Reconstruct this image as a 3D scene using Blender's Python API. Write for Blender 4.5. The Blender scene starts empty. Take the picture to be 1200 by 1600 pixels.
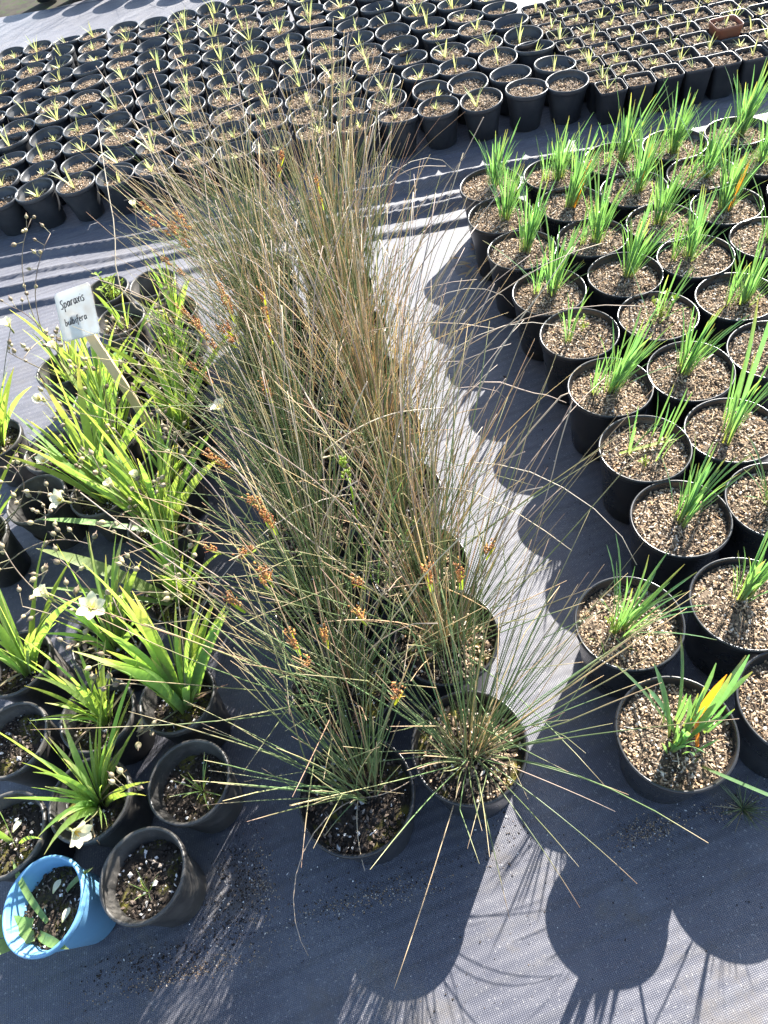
import bpy, math, random
from mathutils import Vector, Matrix
import numpy as np

SC = bpy.context.scene
COL = SC.collection
rad = math.radians

# ------------------------------------------------------------------ camera, sky, sun, exposure
PITCH, ROLL, CAM_H = rad(51.97), rad(-15.09), 1.42
fwd = Vector((0, math.cos(PITCH), -math.sin(PITCH)))
rt0 = Vector((1, 0, 0)); up0 = rt0.cross(fwd)
rt = rt0 * math.cos(ROLL) + up0 * math.sin(ROLL)
up = -rt0 * math.sin(ROLL) + up0 * math.cos(ROLL)
cam_d = bpy.data.cameras.new('camera')
cam = bpy.data.objects.new('camera', cam_d); COL.objects.link(cam)
m = Matrix((rt, up, -fwd)).transposed().to_4x4(); m.translation = (0, 0, CAM_H)
cam.matrix_world = m
cam_d.sensor_fit = 'VERTICAL'; cam_d.sensor_height = 24.0
cam_d.lens = 1125.0 / 1600.0 * 24.0
cam_d.clip_start = 0.02; cam_d.clip_end = 500
SC.camera = cam

SUN_EL, SUN_AZ = rad(33.0), rad(42.0)          # azimuth from +Y towards +X
world = bpy.data.worlds.new('World'); SC.world = world; world.use_nodes = True
wn = world.node_tree
sky = wn.nodes.new('ShaderNodeTexSky'); sky.sky_type = 'NISHITA'; sky.sun_disc = False
sky.sun_elevation = SUN_EL; sky.sun_rotation = SUN_AZ
wn.links.new(sky.outputs[0], wn.nodes['Background'].inputs[0])
wn.nodes['Background'].inputs[1].default_value = 0.085
sd = bpy.data.lights.new('sun', 'SUN'); sd.energy = 5.0; sd.angle = rad(0.5); sd.color = (1.0, 0.95, 0.87)
so = bpy.data.objects.new('sun', sd); COL.objects.link(so)
sdir = Vector((math.sin(SUN_AZ) * math.cos(SUN_EL), math.cos(SUN_AZ) * math.cos(SUN_EL), math.sin(SUN_EL)))
so.rotation_euler = sdir.to_track_quat('Z', 'Y').to_euler(); so.location = sdir * 20
SC.view_settings.view_transform = 'Standard'; SC.view_settings.look = 'None'
SC.view_settings.gamma = 1.0; SC.view_settings.use_curve_mapping = False
SC.view_settings.exposure = 2.3

# ------------------------------------------------------------------ materials
def new_mat(name):
    mt = bpy.data.materials.new(name); mt.use_nodes = True
    nt = mt.node_tree; b = nt.nodes['Principled BSDF']
    return mt, nt, b, nt.nodes['Material Output']

def N(nt, kind, **kw):
    n = nt.nodes.new(kind)
    for k, v in kw.items(): setattr(n, k, v)
    return n

def mixc(nt, fac, a, b, blend='MIX'):
    n = nt.nodes.new('ShaderNodeMix'); n.data_type = 'RGBA'; n.blend_type = blend
    for sock, v in ((n.inputs[0], fac), (n.inputs[6], a), (n.inputs[7], b)):
        if hasattr(v, 'is_linked'): nt.links.new(v, sock)
        elif isinstance(v, (int, float)): sock.default_value = v
        else: sock.default_value = (*v, 1)
    return n.outputs[2]

def math_n(nt, op, a, b=0.0, clamp=False):
    n = nt.nodes.new('ShaderNodeMath'); n.operation = op; n.use_clamp = clamp
    for sock, v in ((n.inputs[0], a), (n.inputs[1], b)):
        if hasattr(v, 'is_linked'): nt.links.new(v, sock)
        else: sock.default_value = v
    return n.outputs[0]

def ramp(nt, fac, stops, interp='LINEAR'):
    n = nt.nodes.new('ShaderNodeValToRGB'); cr = n.color_ramp; cr.interpolation = interp
    while len(cr.elements) < len(stops): cr.elements.new(0.5)
    for e, (p, c) in zip(cr.elements, stops):
        e.position = p; e.color = (*c, 1) if not isinstance(c, (int, float)) else (c, c, c, 1)
    nt.links.new(fac, n.inputs[0]); return n.outputs[0]

def noise(nt, scale, detail=3, rough=0.55, vec=None, off=None):
    n = nt.nodes.new('ShaderNodeTexNoise'); n.inputs['Scale'].default_value = scale
    n.inputs['Detail'].default_value = detail; n.inputs['Roughness'].default_value = rough
    if vec is not None: nt.links.new(vec, n.inputs['Vector'])
    return n.outputs[0]

def tex_obj(nt, per_object=False):
    tc = nt.nodes.new('ShaderNodeTexCoord')
    if not per_object: return tc.outputs['Object']
    oi = nt.nodes.new('ShaderNodeObjectInfo')
    add = nt.nodes.new('ShaderNodeVectorMath'); add.operation = 'ADD'
    sc = nt.nodes.new('ShaderNodeVectorMath'); sc.operation = 'SCALE'
    sc.inputs[0].default_value = (7.3, 3.1, 5.7); nt.links.new(oi.outputs['Random'], sc.inputs['Scale'])
    nt.links.new(tc.outputs['Object'], add.inputs[0]); nt.links.new(sc.outputs[0], add.inputs[1])
    return add.outputs[0]

def plant_mat(name, green, dry, trans=(1.6, 1.7, 0.6), tfac=0.4, rough=0.45, jitter=0.5, spec=0.4):
    mt, nt, b, out = new_mat(name)
    at = N(nt, 'ShaderNodeAttribute', attribute_name='dry')
    rn = N(nt, 'ShaderNodeAttribute', attribute_name='rnd')
    oi = nt.nodes.new('ShaderNodeObjectInfo')
    col = mixc(nt, at.outputs['Fac'], green, dry)
    r = math_n(nt, 'FRACT', math_n(nt, 'ADD', rn.outputs['Fac'], oi.outputs['Random']))
    val = math_n(nt, 'ADD', math_n(nt, 'MULTIPLY', r, jitter), 1 - jitter / 2)
    fine = noise(nt, 160, 2, 0.5, tex_obj(nt, True))
    val = math_n(nt, 'MULTIPLY', val, math_n(nt, 'ADD', math_n(nt, 'MULTIPLY', fine, 0.5), 0.75))
    hs = nt.nodes.new('ShaderNodeHueSaturation')
    nt.links.new(math_n(nt, 'ADD', math_n(nt, 'MULTIPLY', r, 0.05), 0.475), hs.inputs['Hue'])
    nt.links.new(val, hs.inputs['Value']); nt.links.new(col, hs.inputs['Color'])
    c = hs.outputs[0]
    nt.links.new(c, b.inputs['Base Color'])
    b.inputs['Roughness'].default_value = rough; b.inputs['Specular IOR Level'].default_value = spec
    if tfac > 0:
        tr = nt.nodes.new('ShaderNodeBsdfTranslucent')
        nt.links.new(mixc(nt, 1.0, c, trans, 'MULTIPLY'), tr.inputs['Color'])
        mx = nt.nodes.new('ShaderNodeMixShader'); mx.inputs[0].default_value = tfac
        nt.links.new(b.outputs[0], mx.inputs[1]); nt.links.new(tr.outputs[0], mx.inputs[2])
        nt.links.new(mx.outputs[0], out.inputs[0])
    return mt

def plastic_mat(name, col, dust, dustcol, rough, scale=14):
    mt, nt, b, out = new_mat(name)
    v = tex_obj(nt, True)
    n1 = noise(nt, scale, 5, 0.65, v); n2 = noise(nt, 160, 2, 0.5, v)
    d = math_n(nt, 'MULTIPLY', ramp(nt, n1, [(0.42, 0.0), (0.72, 1.0)]), dust)
    d = math_n(nt, 'ADD', d, math_n(nt, 'MULTIPLY', ramp(nt, n2, [(0.62, 0.0), (0.72, 1.0)]), dust * 0.5), True)
    nt.links.new(mixc(nt, d, col, dustcol), b.inputs['Base Color'])
    nt.links.new(math_n(nt, 'ADD', math_n(nt, 'MULTIPLY', n1, 0.22), rough - 0.1), b.inputs['Roughness'])
    bp = nt.nodes.new('ShaderNodeBump'); bp.inputs['Strength'].default_value = 0.12; bp.inputs['Distance'].default_value = 0.002
    nt.links.new(n1, bp.inputs['Height']); nt.links.new(bp.outputs[0], b.inputs['Normal'])
    return mt

def grain_mat(name, stops, rough=0.9):
    mt, nt, b, out = new_mat(name)
    ge = nt.nodes.new('ShaderNodeNewGeometry')
    c = ramp(nt, ge.outputs['Random Per Island'], stops)
    n1 = noise(nt, 300, 2, 0.6, tex_obj(nt))
    nt.links.new(mixc(nt, 1.0, c, ramp(nt, n1, [(0.2, 0.65), (0.8, 1.25)]), 'MULTIPLY'), b.inputs['Base Color'])
    b.inputs['Roughness'].default_value = rough; b.inputs['Specular IOR Level'].default_value = 0.25
    return mt

def earth_mat(name, a, c, moss=None, mossamt=0.0, scale=60):
    mt, nt, b, out = new_mat(name)
    v = tex_obj(nt, True)
    n1 = noise(nt, scale, 6, 0.7, v)
    col = mixc(nt, ramp(nt, n1, [(0.35, 0.0), (0.7, 1.0)]), a, c)
    if moss:
        n2 = noise(nt, 18, 4, 0.6, v)
        col = mixc(nt, math_n(nt, 'MULTIPLY', ramp(nt, n2, [(0.5, 0.0), (0.62, 1.0)]), mossamt), col, moss)
    nt.links.new(col, b.inputs['Base Color']); b.inputs['Roughness'].default_value = 0.95
    b.inputs['Specular IOR Level'].default_value = 0.2
    bp = nt.nodes.new('ShaderNodeBump'); bp.inputs['Strength'].default_value = 0.8; bp.inputs['Distance'].default_value = 0.004
    nt.links.new(n1, bp.inputs['Height']); nt.links.new(bp.outputs[0], b.inputs['Normal'])
    return mt

# woven weed mat: black tapes with dust, soil stains and moss
def mat_weave():
    mt, nt, b, out = new_mat('woven_weed_mat')
    v = tex_obj(nt)
    mp = nt.nodes.new('ShaderNodeMapping'); mp.inputs['Rotation'].default_value = (0, 0, rad(-7))
    nt.links.new(v, mp.inputs[0])
    def wave(direction, scale):
        w = nt.nodes.new('ShaderNodeTexWave'); w.wave_type = 'BANDS'; w.bands_direction = direction
        w.inputs['Scale'].default_value = scale; w.inputs['Distortion'].default_value = 0.6
        w.inputs['Detail'].default_value = 1.0; w.inputs['Detail Scale'].default_value = 0.4
        nt.links.new(mp.outputs[0], w.inputs[0]); return w.outputs['Fac']
    wx, wy = wave('X', 92), wave('Y', 118)
    weave = math_n(nt, 'MULTIPLY', wx, wy)
    rib = wave('Y', 14); rib2 = wave('Y', 4.6)
    n_big = noise(nt, 2.2, 5, 0.6, v); n_mid = noise(nt, 9, 9, 0.78, v); n_f = noise(nt, 210, 2, 0.6, v)
    n_st = noise(nt, 5.0, 8, 0.75, v)
    col = mixc(nt, weave, (0.024, 0.025, 0.039), (0.092, 0.094, 0.124))
    dust = math_n(nt, 'MULTIPLY', ramp(nt, n_big, [(0.35, 0.15), (0.7, 1.0)]), ramp(nt, n_mid, [(0.4, 0.1), (0.75, 1.0)]))
    col = mixc(nt, math_n(nt, 'MULTIPLY', dust, 0.7), col, (0.155, 0.155, 0.165))
    band = ramp(nt, rib2, [(0.86, 0.0), (0.97, 1.0)])
    col = mixc(nt, math_n(nt, 'MULTIPLY', band, 0.25), col, (0.018, 0.019, 0.024))
    wear = ramp(nt, noise(nt, 3.4, 9, 0.72, v), [(0.48, 0.0), (0.62, 1.0)])
    grit = ramp(nt, noise(nt, 420, 2, 0.7, v), [(0.52, 0.0), (0.66, 1.0)])
    col = mixc(nt, math_n(nt, 'MULTIPLY', math_n(nt, 'MULTIPLY', wear, grit), 0.6), col, (0.20, 0.185, 0.17))
    spk = ramp(nt, n_f, [(0.62, 0.0), (0.72, 1.0)])
    col = mixc(nt, math_n(nt, 'MULTIPLY', spk, 0.5), col, (0.30, 0.29, 0.28))
    # spilt soil, heavier in the working strip in front of the pots
    sx = nt.nodes.new('ShaderNodeSeparateXYZ'); nt.links.new(v, sx.inputs[0])
    near = ramp(nt, sx.outputs['Y'], [(0.30, 1.0), (0.62, 0.35)])
    soil = math_n(nt, 'MULTIPLY', ramp(nt, n_st, [(0.52, 0.0), (0.66, 1.0)]), near)
    col = mixc(nt, math_n(nt, 'MULTIPLY', soil, 0.7), col, (0.10, 0.085, 0.07))
    nt.links.new(col, b.inputs['Base Color'])
    nt.links.new(math_n(nt, 'ADD', math_n(nt, 'MULTIPLY', soil, 0.25), 0.58), b.inputs['Roughness'])
    b.inputs['Specular IOR Level'].default_value = 0.75
    b.inputs['Sheen Weight'].default_value = 0.15; b.inputs['Sheen Roughness'].default_value = 0.5
    h = math_n(nt, 'ADD', math_n(nt, 'MULTIPLY', weave, 0.6), math_n(nt, 'MULTIPLY', n_mid, 0.8))
    h = math_n(nt, 'ADD', h, math_n(nt, 'MULTIPLY', rib, 0.7))
    bp = nt.nodes.new('ShaderNodeBump'); bp.inputs['Strength'].default_value = 0.5; bp.inputs['Distance'].default_value = 0.0016
    nt.links.new(h, bp.inputs['Height']); nt.links.new(bp.outputs[0], b.inputs['Normal'])
    return mt

M = {}
M['mat'] = mat_weave()
M['earth'] = earth_mat('bare_earth', (0.025, 0.022, 0.018), (0.06, 0.052, 0.04), (0.03, 0.045, 0.015), 0.9, 9)
M['black'] = plastic_mat('black_plastic', (0.026, 0.028, 0.032), 0.30, (0.10, 0.10, 0.10), 0.36)
M['black_big'] = plastic_mat('black_plastic_large', (0.014, 0.015, 0.017), 0.12, (0.12, 0.10, 0.085), 0.28)
M['grey'] = plastic_mat('weathered_black_plastic', (0.030, 0.029, 0.028), 0.55, (0.17, 0.155, 0.135), 0.42, 9)
M['blue'] = plastic_mat('blue_plastic', (0.13, 0.30, 0.48), 0.25, (0.25, 0.33, 0.40), 0.40, 7)
M['rust'] = plastic_mat('red_brown_plastic', (0.23, 0.085, 0.05), 0.3, (0.20, 0.15, 0.12), 0.45)
M['mix_base'] = earth_mat('tan_potting_mix', (0.07, 0.052, 0.038), (0.19, 0.145, 0.10))
M['dark_base'] = earth_mat('dark_potting_mix', (0.018, 0.014, 0.011), (0.055, 0.043, 0.033), (0.13, 0.12, 0.02), 0.75)
TAN = [(0.0, (0.03, 0.022, 0.016)), (0.25, (0.09, 0.062, 0.042)), (0.42, (0.28, 0.20, 0.13)), (0.65, (0.42, 0.32, 0.22)),
       (0.77, (0.40, 0.25, 0.13)), (0.90, (0.50, 0.42, 0.32)), (1.0, (0.62, 0.56, 0.48))]
M['tan_chips'] = grain_mat('tan_bark_and_grit', TAN)
DRK = [(0.0, (0.015, 0.012, 0.01)), (0.55, (0.05, 0.038, 0.03)), (0.8, (0.12, 0.09, 0.07)), (0.92, (0.26, 0.21, 0.17)), (0.95, (0.62, 0.6, 0.57)), (1.0, (0.75, 0.74, 0.72))]
M['dark_chips'] = grain_mat('dark_bark_and_perlite', DRK)
M['pebble'] = grain_mat('pale_pebbles', [(0.0, (0.30, 0.20, 0.12)), (0.5, (0.5, 0.45, 0.4)), (1.0, (0.75, 0.74, 0.73))], 0.7)
M['bulb'] = plant_mat('bulb_leaf', (0.105, 0.210, 0.100), (0.55, 0.27, 0.06), (2.0, 2.1, 0.85), 0.40, 0.35, 0.4, 0.5)
M['orange_leaf'] = plant_mat('orange_leaf', (0.65, 0.27, 0.04), (0.45, 0.18, 0.04), (1.4, 1.2, 0.5), 0.45)
M['sword'] = plant_mat('sword_leaf', (0.210, 0.310, 0.105), (0.55, 0.44, 0.22), (1.9, 1.9, 0.7), 0.45, 0.4, 0.5, 0.5)
M['shoot'] = plant_mat('pale_shoot', (0.42, 0.46, 0.24), (0.55, 0.42, 0.22), (1.4, 1.4, 0.9), 0.40, 0.45, 0.4)
M['weed'] = plant_mat('yellow_green_weed', (0.22, 0.30, 0.05), (0.5, 0.35, 0.06), (2.0, 1.8, 0.4), 0.45)
M['rush'] = plant_mat('rush_stem', (0.148, 0.208, 0.090), (0.57, 0.39, 0.25), (1.5, 1.5, 0.6), 0.22, 0.42, 0.7, 0.5)
M['straw'] = plant_mat('dead_stem', (0.40, 0.31, 0.22), (0.30, 0.25, 0.21), (1, 1, 1), 0.0, 0.6, 0.5)
M['seed'] = plant_mat('rush_seed_head', (0.58, 0.27, 0.09), (0.22, 0.10, 0.04), (1.3, 1.1, 0.7), 0.2, 0.7, 0.8)
M['capsule'] = plant_mat('seed_capsule', (0.36, 0.32, 0.19), (0.27, 0.20, 0.15), (1.2, 1.1, 0.8), 0.25, 0.6, 0.7)
M['stalk'] = plant_mat('flower_stalk', (0.20, 0.22, 0.09), (0.26, 0.20, 0.16), (1.4, 1.4, 0.6), 0.2, 0.5, 0.5)
M['petal'] = plant_mat('white_petal', (0.80, 0.77, 0.56), (0.66, 0.66, 0.28), (1.0, 1.0, 0.9), 0.4, 0.5, 0.1)
M['stamen'] = plant_mat('yellow_stamen', (0.7, 0.55, 0.08), (0.6, 0.4, 0.08), (1, 1, 1), 0.0)
M['husk'] = plant_mat('dry_leaf', (0.42, 0.32, 0.20), (0.33, 0.20, 0.10), (1.3, 1.2, 0.8), 0.35, 0.6, 0.5)

def wood_mat():
    mt, nt, b, out = new_mat('pale_pine')
    v = tex_obj(nt)
    mp = nt.nodes.new('ShaderNodeMapping'); mp.inputs['Scale'].default_value = (1, 1, 0.06); nt.links.new(v, mp.inputs[0])
    g = noise(nt, 190, 4, 0.6, mp.outputs[0]); s = noise(nt, 24, 3, 0.5, v)
    c = mixc(nt, g, (0.76, 0.60, 0.36), (0.58, 0.42, 0.22))
    nt.links.new(mixc(nt, math_n(nt, 'MULTIPLY', s, 0.35), c, (0.32, 0.26, 0.20)), b.inputs['Base Color'])
    b.inputs['Roughness'].default_value = 0.7
    return mt
M['wood'] = wood_mat()

def tag_mat():
    mt, nt, b, out = new_mat('milky_plastic_tag')
    v = tex_obj(nt); n1 = noise(nt, 26, 4, 0.6, v)
    c = mixc(nt, ramp(nt, n1, [(0.4, 0.0), (0.75, 0.6)]), (0.80, 0.80, 0.78), (0.62, 0.53, 0.42))
    nt.links.new(c, b.inputs['Base Color']); b.inputs['Roughness'].default_value = 0.35
    tr = nt.nodes.new('ShaderNodeBsdfTranslucent'); nt.links.new(c, tr.inputs[0])
    mx = nt.nodes.new('ShaderNodeMixShader'); mx.inputs[0].default_value = 0.35
    nt.links.new(b.outputs[0], mx.inputs[1]); nt.links.new(tr.outputs[0], mx.inputs[2]); nt.links.new(mx.outputs[0], out.inputs[0])
    return mt
M['tag'] = tag_mat()
mt, nt, b, out = new_mat('black_marker_ink'); b.inputs['Base Color'].default_value = (0.03, 0.025, 0.03, 1); b.inputs['Roughness'].default_value = 0.6
M['ink'] = mt

# ------------------------------------------------------------------ mesh builder
class MB:
    def __init__(s): s.v = []; s.f = []; s.mi = []; s.dry = []; s.rnd = []
    def add(s, verts, faces, mi=0, dry=None, rnd=0.0):
        o = len(s.v); s.v.extend(verts)
        s.f.extend([tuple(i + o for i in f) for f in faces]); s.mi.extend([mi] * len(faces))
        s.dry.extend(dry if dry is not None else [0.0] * len(verts)); s.rnd.extend([rnd] * len(verts))
    def mesh(s, name, mats, smooth=True):
        me = bpy.data.meshes.new(name); me.from_pydata(s.v, [], s.f)
        for mt in mats: me.materials.append(mt)
        me.polygons.foreach_set('material_index', s.mi)
        me.polygons.foreach_set('use_smooth', [smooth] * len(s.f))
        for nm, d in (('dry', s.dry), ('rnd', s.rnd)):
            a = me.attributes.new(nm, 'FLOAT', 'POINT'); a.data.foreach_set('value', d)
        me.update(); return me

def obj(name, me, parent=None, loc=(0, 0, 0), rot=(0, 0, 0), scale=1.0, kind=None):
    o = bpy.data.objects.new(name, me); COL.objects.link(o)
    if parent is not None: o.parent = parent
    o.location = loc; o.rotation_euler = rot
    o.scale = (scale,) * 3 if isinstance(scale, (int, float)) else scale
    if kind: o['kind'] = kind
    return o

def thing(name, label, cat, loc=(0, 0, 0), rotz=0.0, group=None):
    o = bpy.data.objects.new(name, None); COL.objects.link(o); o.empty_display_size = 0.02
    o.location = loc; o.rotation_euler = (0, 0, rotz); o['label'] = label; o['category'] = cat
    if group: o['group'] = group
    return o

def dryf(t, start, amount):                                   # dry towards the tip from t = start on
    return max(0.0, min(1.0, (t - start) / max(1e-3, 1 - start))) * amount

def ribbon(mb, pts, wid, wdirs, fold=0.15, mi=0, dry=None, rnd=0.0):
    """strap leaf: a spine, its half widths, unit width directions; three verts across, V folded"""
    V, F, D = [], [], []
    n = len(pts)
    for i in range(n):
        p = pts[i]; t = (pts[min(i + 1, n - 1)] - pts[max(i - 1, 0)]).normalized()
        w = wdirs[i]; nn = t.cross(w)
        d = dry[i] if dry else 0.0
        V += [p - w * wid[i] + nn * wid[i] * fold, p, p + w * wid[i] + nn * wid[i] * fold]; D += [d] * 3
        if i:
            a = 3 * (i - 1); F += [(a, a + 1, a + 4, a + 3), (a + 1, a + 2, a + 5, a + 4)]
    mb.add(V, F, mi, D, rnd)

def tube(mb, pts, radii, sides=4, mi=0, dry=None, rnd=0.0, cap=True):
    V, F, D = [], [], []
    n = len(pts); ref = Vector((0.31, 0.77, 0.55))
    cs = [(math.cos(2 * math.pi * k / sides), math.sin(2 * math.pi * k / sides)) for k in range(sides)]
    for i in range(n):
        t = (pts[min(i + 1, n - 1)] - pts[max(i - 1, 0)]).normalized()
        a = t.cross(ref).normalized(); bb = t.cross(a); r = radii[i]
        V += [pts[i] + a * (c * r) + bb * (q * r) for c, q in cs]; D += [dry[i] if dry else 0.0] * sides
        if i:
            o = (i - 1) * sides
            F += [(o + k, o + (k + 1) % sides, o + sides + (k + 1) % sides, o + sides + k) for k in range(sides)]
    if cap: F.append(tuple((n - 1) * sides + k for k in range(sides)))
    mb.add(V, F, mi, D, rnd)

OCT_V = [Vector(p) for p in ((1, 0, 0), (-1, 0, 0), (0, 1, 0), (0, -1, 0), (0, 0, 1), (0, 0, -1))]
OCT_F = [(0, 2, 4), (2, 1, 4), (1, 3, 4), (3, 0, 4), (2, 0, 5), (1, 2, 5), (3, 1, 5), (0, 3, 5)]
def chip(mb, R, p, s, mi=0, rnd=0.0, dry=0.0):
    e = Matrix.Rotation(R.uniform(0, 6.3), 3, 'Z') @ Matrix.Rotation(R.uniform(-0.9, 0.9), 3, 'X') @ Matrix.Rotation(R.uniform(-0.9, 0.9), 3, 'Y')
    V = []
    for v in OCT_V:
        q = Vector((v.x * s[0], v.y * s[1], v.z * s[2])) * R.uniform(0.75, 1.2)
        V.append(e @ q + p)
    mb.add(V, OCT_F, mi, [dry] * 6, rnd)

def lathe(mb, prof, seg=40, mi=0, shape=None):
    V, F = [], []
    for j, (r, z) in enumerate(prof):
        for k in range(seg):
            a = 2 * math.pi * k / seg
            if shape: V.append(Vector((*shape(a, r), z)))
            else: V.append(Vector((r * math.cos(a), r * math.sin(a), z)))
        if j:
            o = (j - 1) * seg
            F += [(o + k, o + (k + 1) % seg, o + seg + (k + 1) % seg, o + seg + k) for k in range(seg)]
    mb.add(V, F, mi)

def leaf_path(L, tilt0, bend, n, az=0.0, side=0.0):
    """a spine from the origin: tilt0 from vertical, bending further by bend (radians) over its length"""
    p = Vector((0, 0, 0)); out = [p.copy()]; ts = [tilt0]
    for i in range(n):
        t = tilt0 + bend * ((i + 0.5) / n) ** 1.4; a = az + side * (i / n)
        p = p + Vector((math.sin(t) * math.cos(a), math.sin(t) * math.sin(a), math.cos(t))) * (L / n)
        out.append(p.copy()); ts.append(t)
    return out, ts

# ------------------------------------------------------------------ the setting: earth and weed mat
def base_row(x): return 2.765 + (1.095 - x) * 0.131
def fold_h(x, y):
    h = 0.0
    for (y0, m_, a, w) in ((2.675, -0.16, 0.036, 0.019), (2.575, -0.15, 0.014, 0.010), (2.505, -0.13, 0.024, 0.016), (2.385, -0.125, 0.018, 0.020), (2.86, -0.15, 0.010, 0.012)):
        yc = y0 + m_ * (x + 0.4) + 0.010 * math.sin(3.1 * x + y0 * 9) + 0.004 * math.sin(11 * x)
        d = (y - yc) / w
        d = d / 0.55 if d < 0 else d / 1.5                    # steep on the near side, sloping away behind
        h += a * (1 + 0.25 * math.sin(2.3 * x + y0 * 5)) * math.exp(-d * d)
    h += 0.0016 * math.sin(17 * y + 5 * x + 2 * math.sin(2.1 * x)) * (0.5 + 0.5 * math.sin(3.7 * x - 2.2 * y))
    h += 0.0022 * math.sin(4.1 * x + 1.3 * y) * math.sin(3.3 * y - 0.7 * x)
    return h
xs = np.concatenate([np.linspace(-6, -2, 9)[:-1], np.linspace(-2, 2.6, 140), np.linspace(2.6, 7, 9)[1:]])
ys = np.concatenate([np.linspace(-3, 0.0, 10)[:-1], np.linspace(0, 2.1, 110)[:-1], np.linspace(2.1, 3.05, 150)[:-1], np.linspace(3.05, 6.0, 40)])
mb = MB()
V = [Vector((x, y + (0.06 * math.sin(1.7 * x) - 0.22 * (x + 1.4) if y > 5.99 else 0), fold_h(x, y))) for y in ys for x in xs]
nx = len(xs)
F = [(j * nx + i, j * nx + i + 1, (j + 1) * nx + i + 1, (j + 1) * nx + i) for j in range(len(ys) - 1) for i in range(nx - 1)]
mb.add(V, F)
g = obj('weed_mat', mb.mesh('weed_mat', [M['mat']])); g['kind'] = 'structure'; g['label'] = 'black woven weed mat covering the nursery ground'
mb = MB(); S = 300
mb.add([Vector((-S, -S, -0.02)), Vector((S, -S, -0.02)), Vector((S, S, -0.02)), Vector((-S, S, -0.02))], [(0, 1, 2, 3)])
g = obj('ground', mb.mesh('ground', [M['earth']])); g['kind'] = 'structure'; g['label'] = 'bare dark earth around the weed mat'

# ------------------------------------------------------------------ pots and soil
def pot_mesh(name, rt_, rb, h, mat, lip=0.006, seg=44, ribs=0, deep=None):
    deep = deep or h * 0.55
    mb = MB()
    prof = [(rb * 0.80, 0.004), (rb * 0.93, 0.0), (rb, 0.004), (rb + (rt_ - lip - rb) * 0.5, h * 0.5),
            (rt_ - lip * 1.0, h - lip * 3.6), (rt_ - lip * 0.95, h - lip * 3.2), (rt_ - lip * 0.1, h - lip * 2.9), (rt_, h - lip * 2.3),
            (rt_, h - lip * 0.7), (rt_ - lip * 0.22, h - lip * 0.12), (rt_ - lip * 0.6, h), (rt_ - lip * 1.1, h - lip * 0.2),
            (rt_ - lip * 1.35, h - lip * 0.9), (rt_ - lip * 1.5, h - lip * 3.0), (rt_ - lip * 2.0, h - lip * 3.6),
            (rt_ - lip * 2.0 - (rt_ - rb) * deep / h, h - deep)]
    shape = None
    if ribs:
        def shape(a, r):
            q = r * (1 + (0.012 if r < rt_ - lip * 1.05 else 0.0) * (abs(math.cos(a * ribs / 2)) ** 10))
            return q * math.cos(a), q * math.sin(a)
    lathe(mb, prof, seg, 0, shape)
    return mb.mesh(name, [mat])

def square_pot_mesh(name, mat, hw=0.051, hb=0.037, h=0.125):
    def shape(a, r):
        c, s = math.cos(a), math.sin(a); q = (abs(c) ** 9 + abs(s) ** 9) ** (-1 / 9.0)
        return r * q * c, r * q * s
    mb = MB()
    lathe(mb, [(hb * 0.9, 0.0), (hb, 0.003), (hw * 0.955, h - 0.014), (hw * 0.99, h - 0.012), (hw, h - 0.003), (hw * 0.985, h),
               (hw * 0.955, h - 0.0008), (hw * 0.945, h - 0.006), (hw * 0.92, h - 0.02), (hb + (hw - hb) * 0.35, h * 0.4)], 48, 0, shape)
    return mb.mesh(name, [mat])

def soil_mesh(name, r, n, smin, smax, base, chips_, seed, square=False, straw=0, bump=0.004, extra=0):
    R = random.Random(seed); mb = MB()
    V = [Vector((0, 0, R.uniform(-bump, bump)))]; F = []; rings, seg = 6, 24
    def q(a):
        if not square: return 1.0
        return (abs(math.cos(a)) ** 9 + abs(math.sin(a)) ** 9) ** (-1 / 9.0)
    for j in range(1, rings + 1):
        for k in range(seg):
            a = 2 * math.pi * k / seg; rr = r * j / rings * q(a)
            V.append(Vector((rr * math.cos(a), rr * math.sin(a), R.uniform(-bump, bump) - (0.002 if j == rings else 0))))
    for k in range(seg): F.append((0, 1 + k, 1 + (k + 1) % seg))
    for j in range(rings - 1):
        o = 1 + j * seg
        F += [(o + k, o + seg + k, o + seg + (k + 1) % seg, o + (k + 1) % seg) for k in range(seg)]
    mb.add(V, F, 0)
    for _ in range(n):
        a = R.uniform(0, 6.283); rr = r * 0.965 * math.sqrt(R.random()) * q(a)
        s = smin + (smax - smin) * R.random() ** 2.2
        long = R.choice((1, 1, 1.3, 2.2)); chip(mb, R, Vector((rr * math.cos(a), rr * math.sin(a), R.uniform(0.0, 0.5) * s + bump * 0.4)), (s * long, s, s * R.uniform(0.4, 0.8)), 1)
    for _ in range(straw):
        a = R.uniform(0, 6.283); rr = r * 0.75 * math.sqrt(R.random()); p = Vector((rr * math.cos(a), rr * math.sin(a), bump + 0.003))
        d = Vector((R.uniform(-1, 1), R.uniform(-1, 1), R.uniform(-0.05, 0.15))).normalized(); L = R.uniform(0.008, 0.022)
        tube(mb, [p, p + d * L * 0.5 + Vector((0, 0, 0.001)), p + d * L], [0.0009] * 3, 4, 1)
    for _ in range(extra):
        a = R.uniform(0, 6.283); rr = r * 0.7 * math.sqrt(R.random()); s = R.uniform(0.003, 0.0065)
        chip(mb, R, Vector((rr * math.cos(a), rr * math.sin(a), bump + s * 0.4)), (s, s * 0.9, s * 0.7), 2)
    return mb.mesh(name, [M[base], M[chips_], M['pebble']], False)

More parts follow.
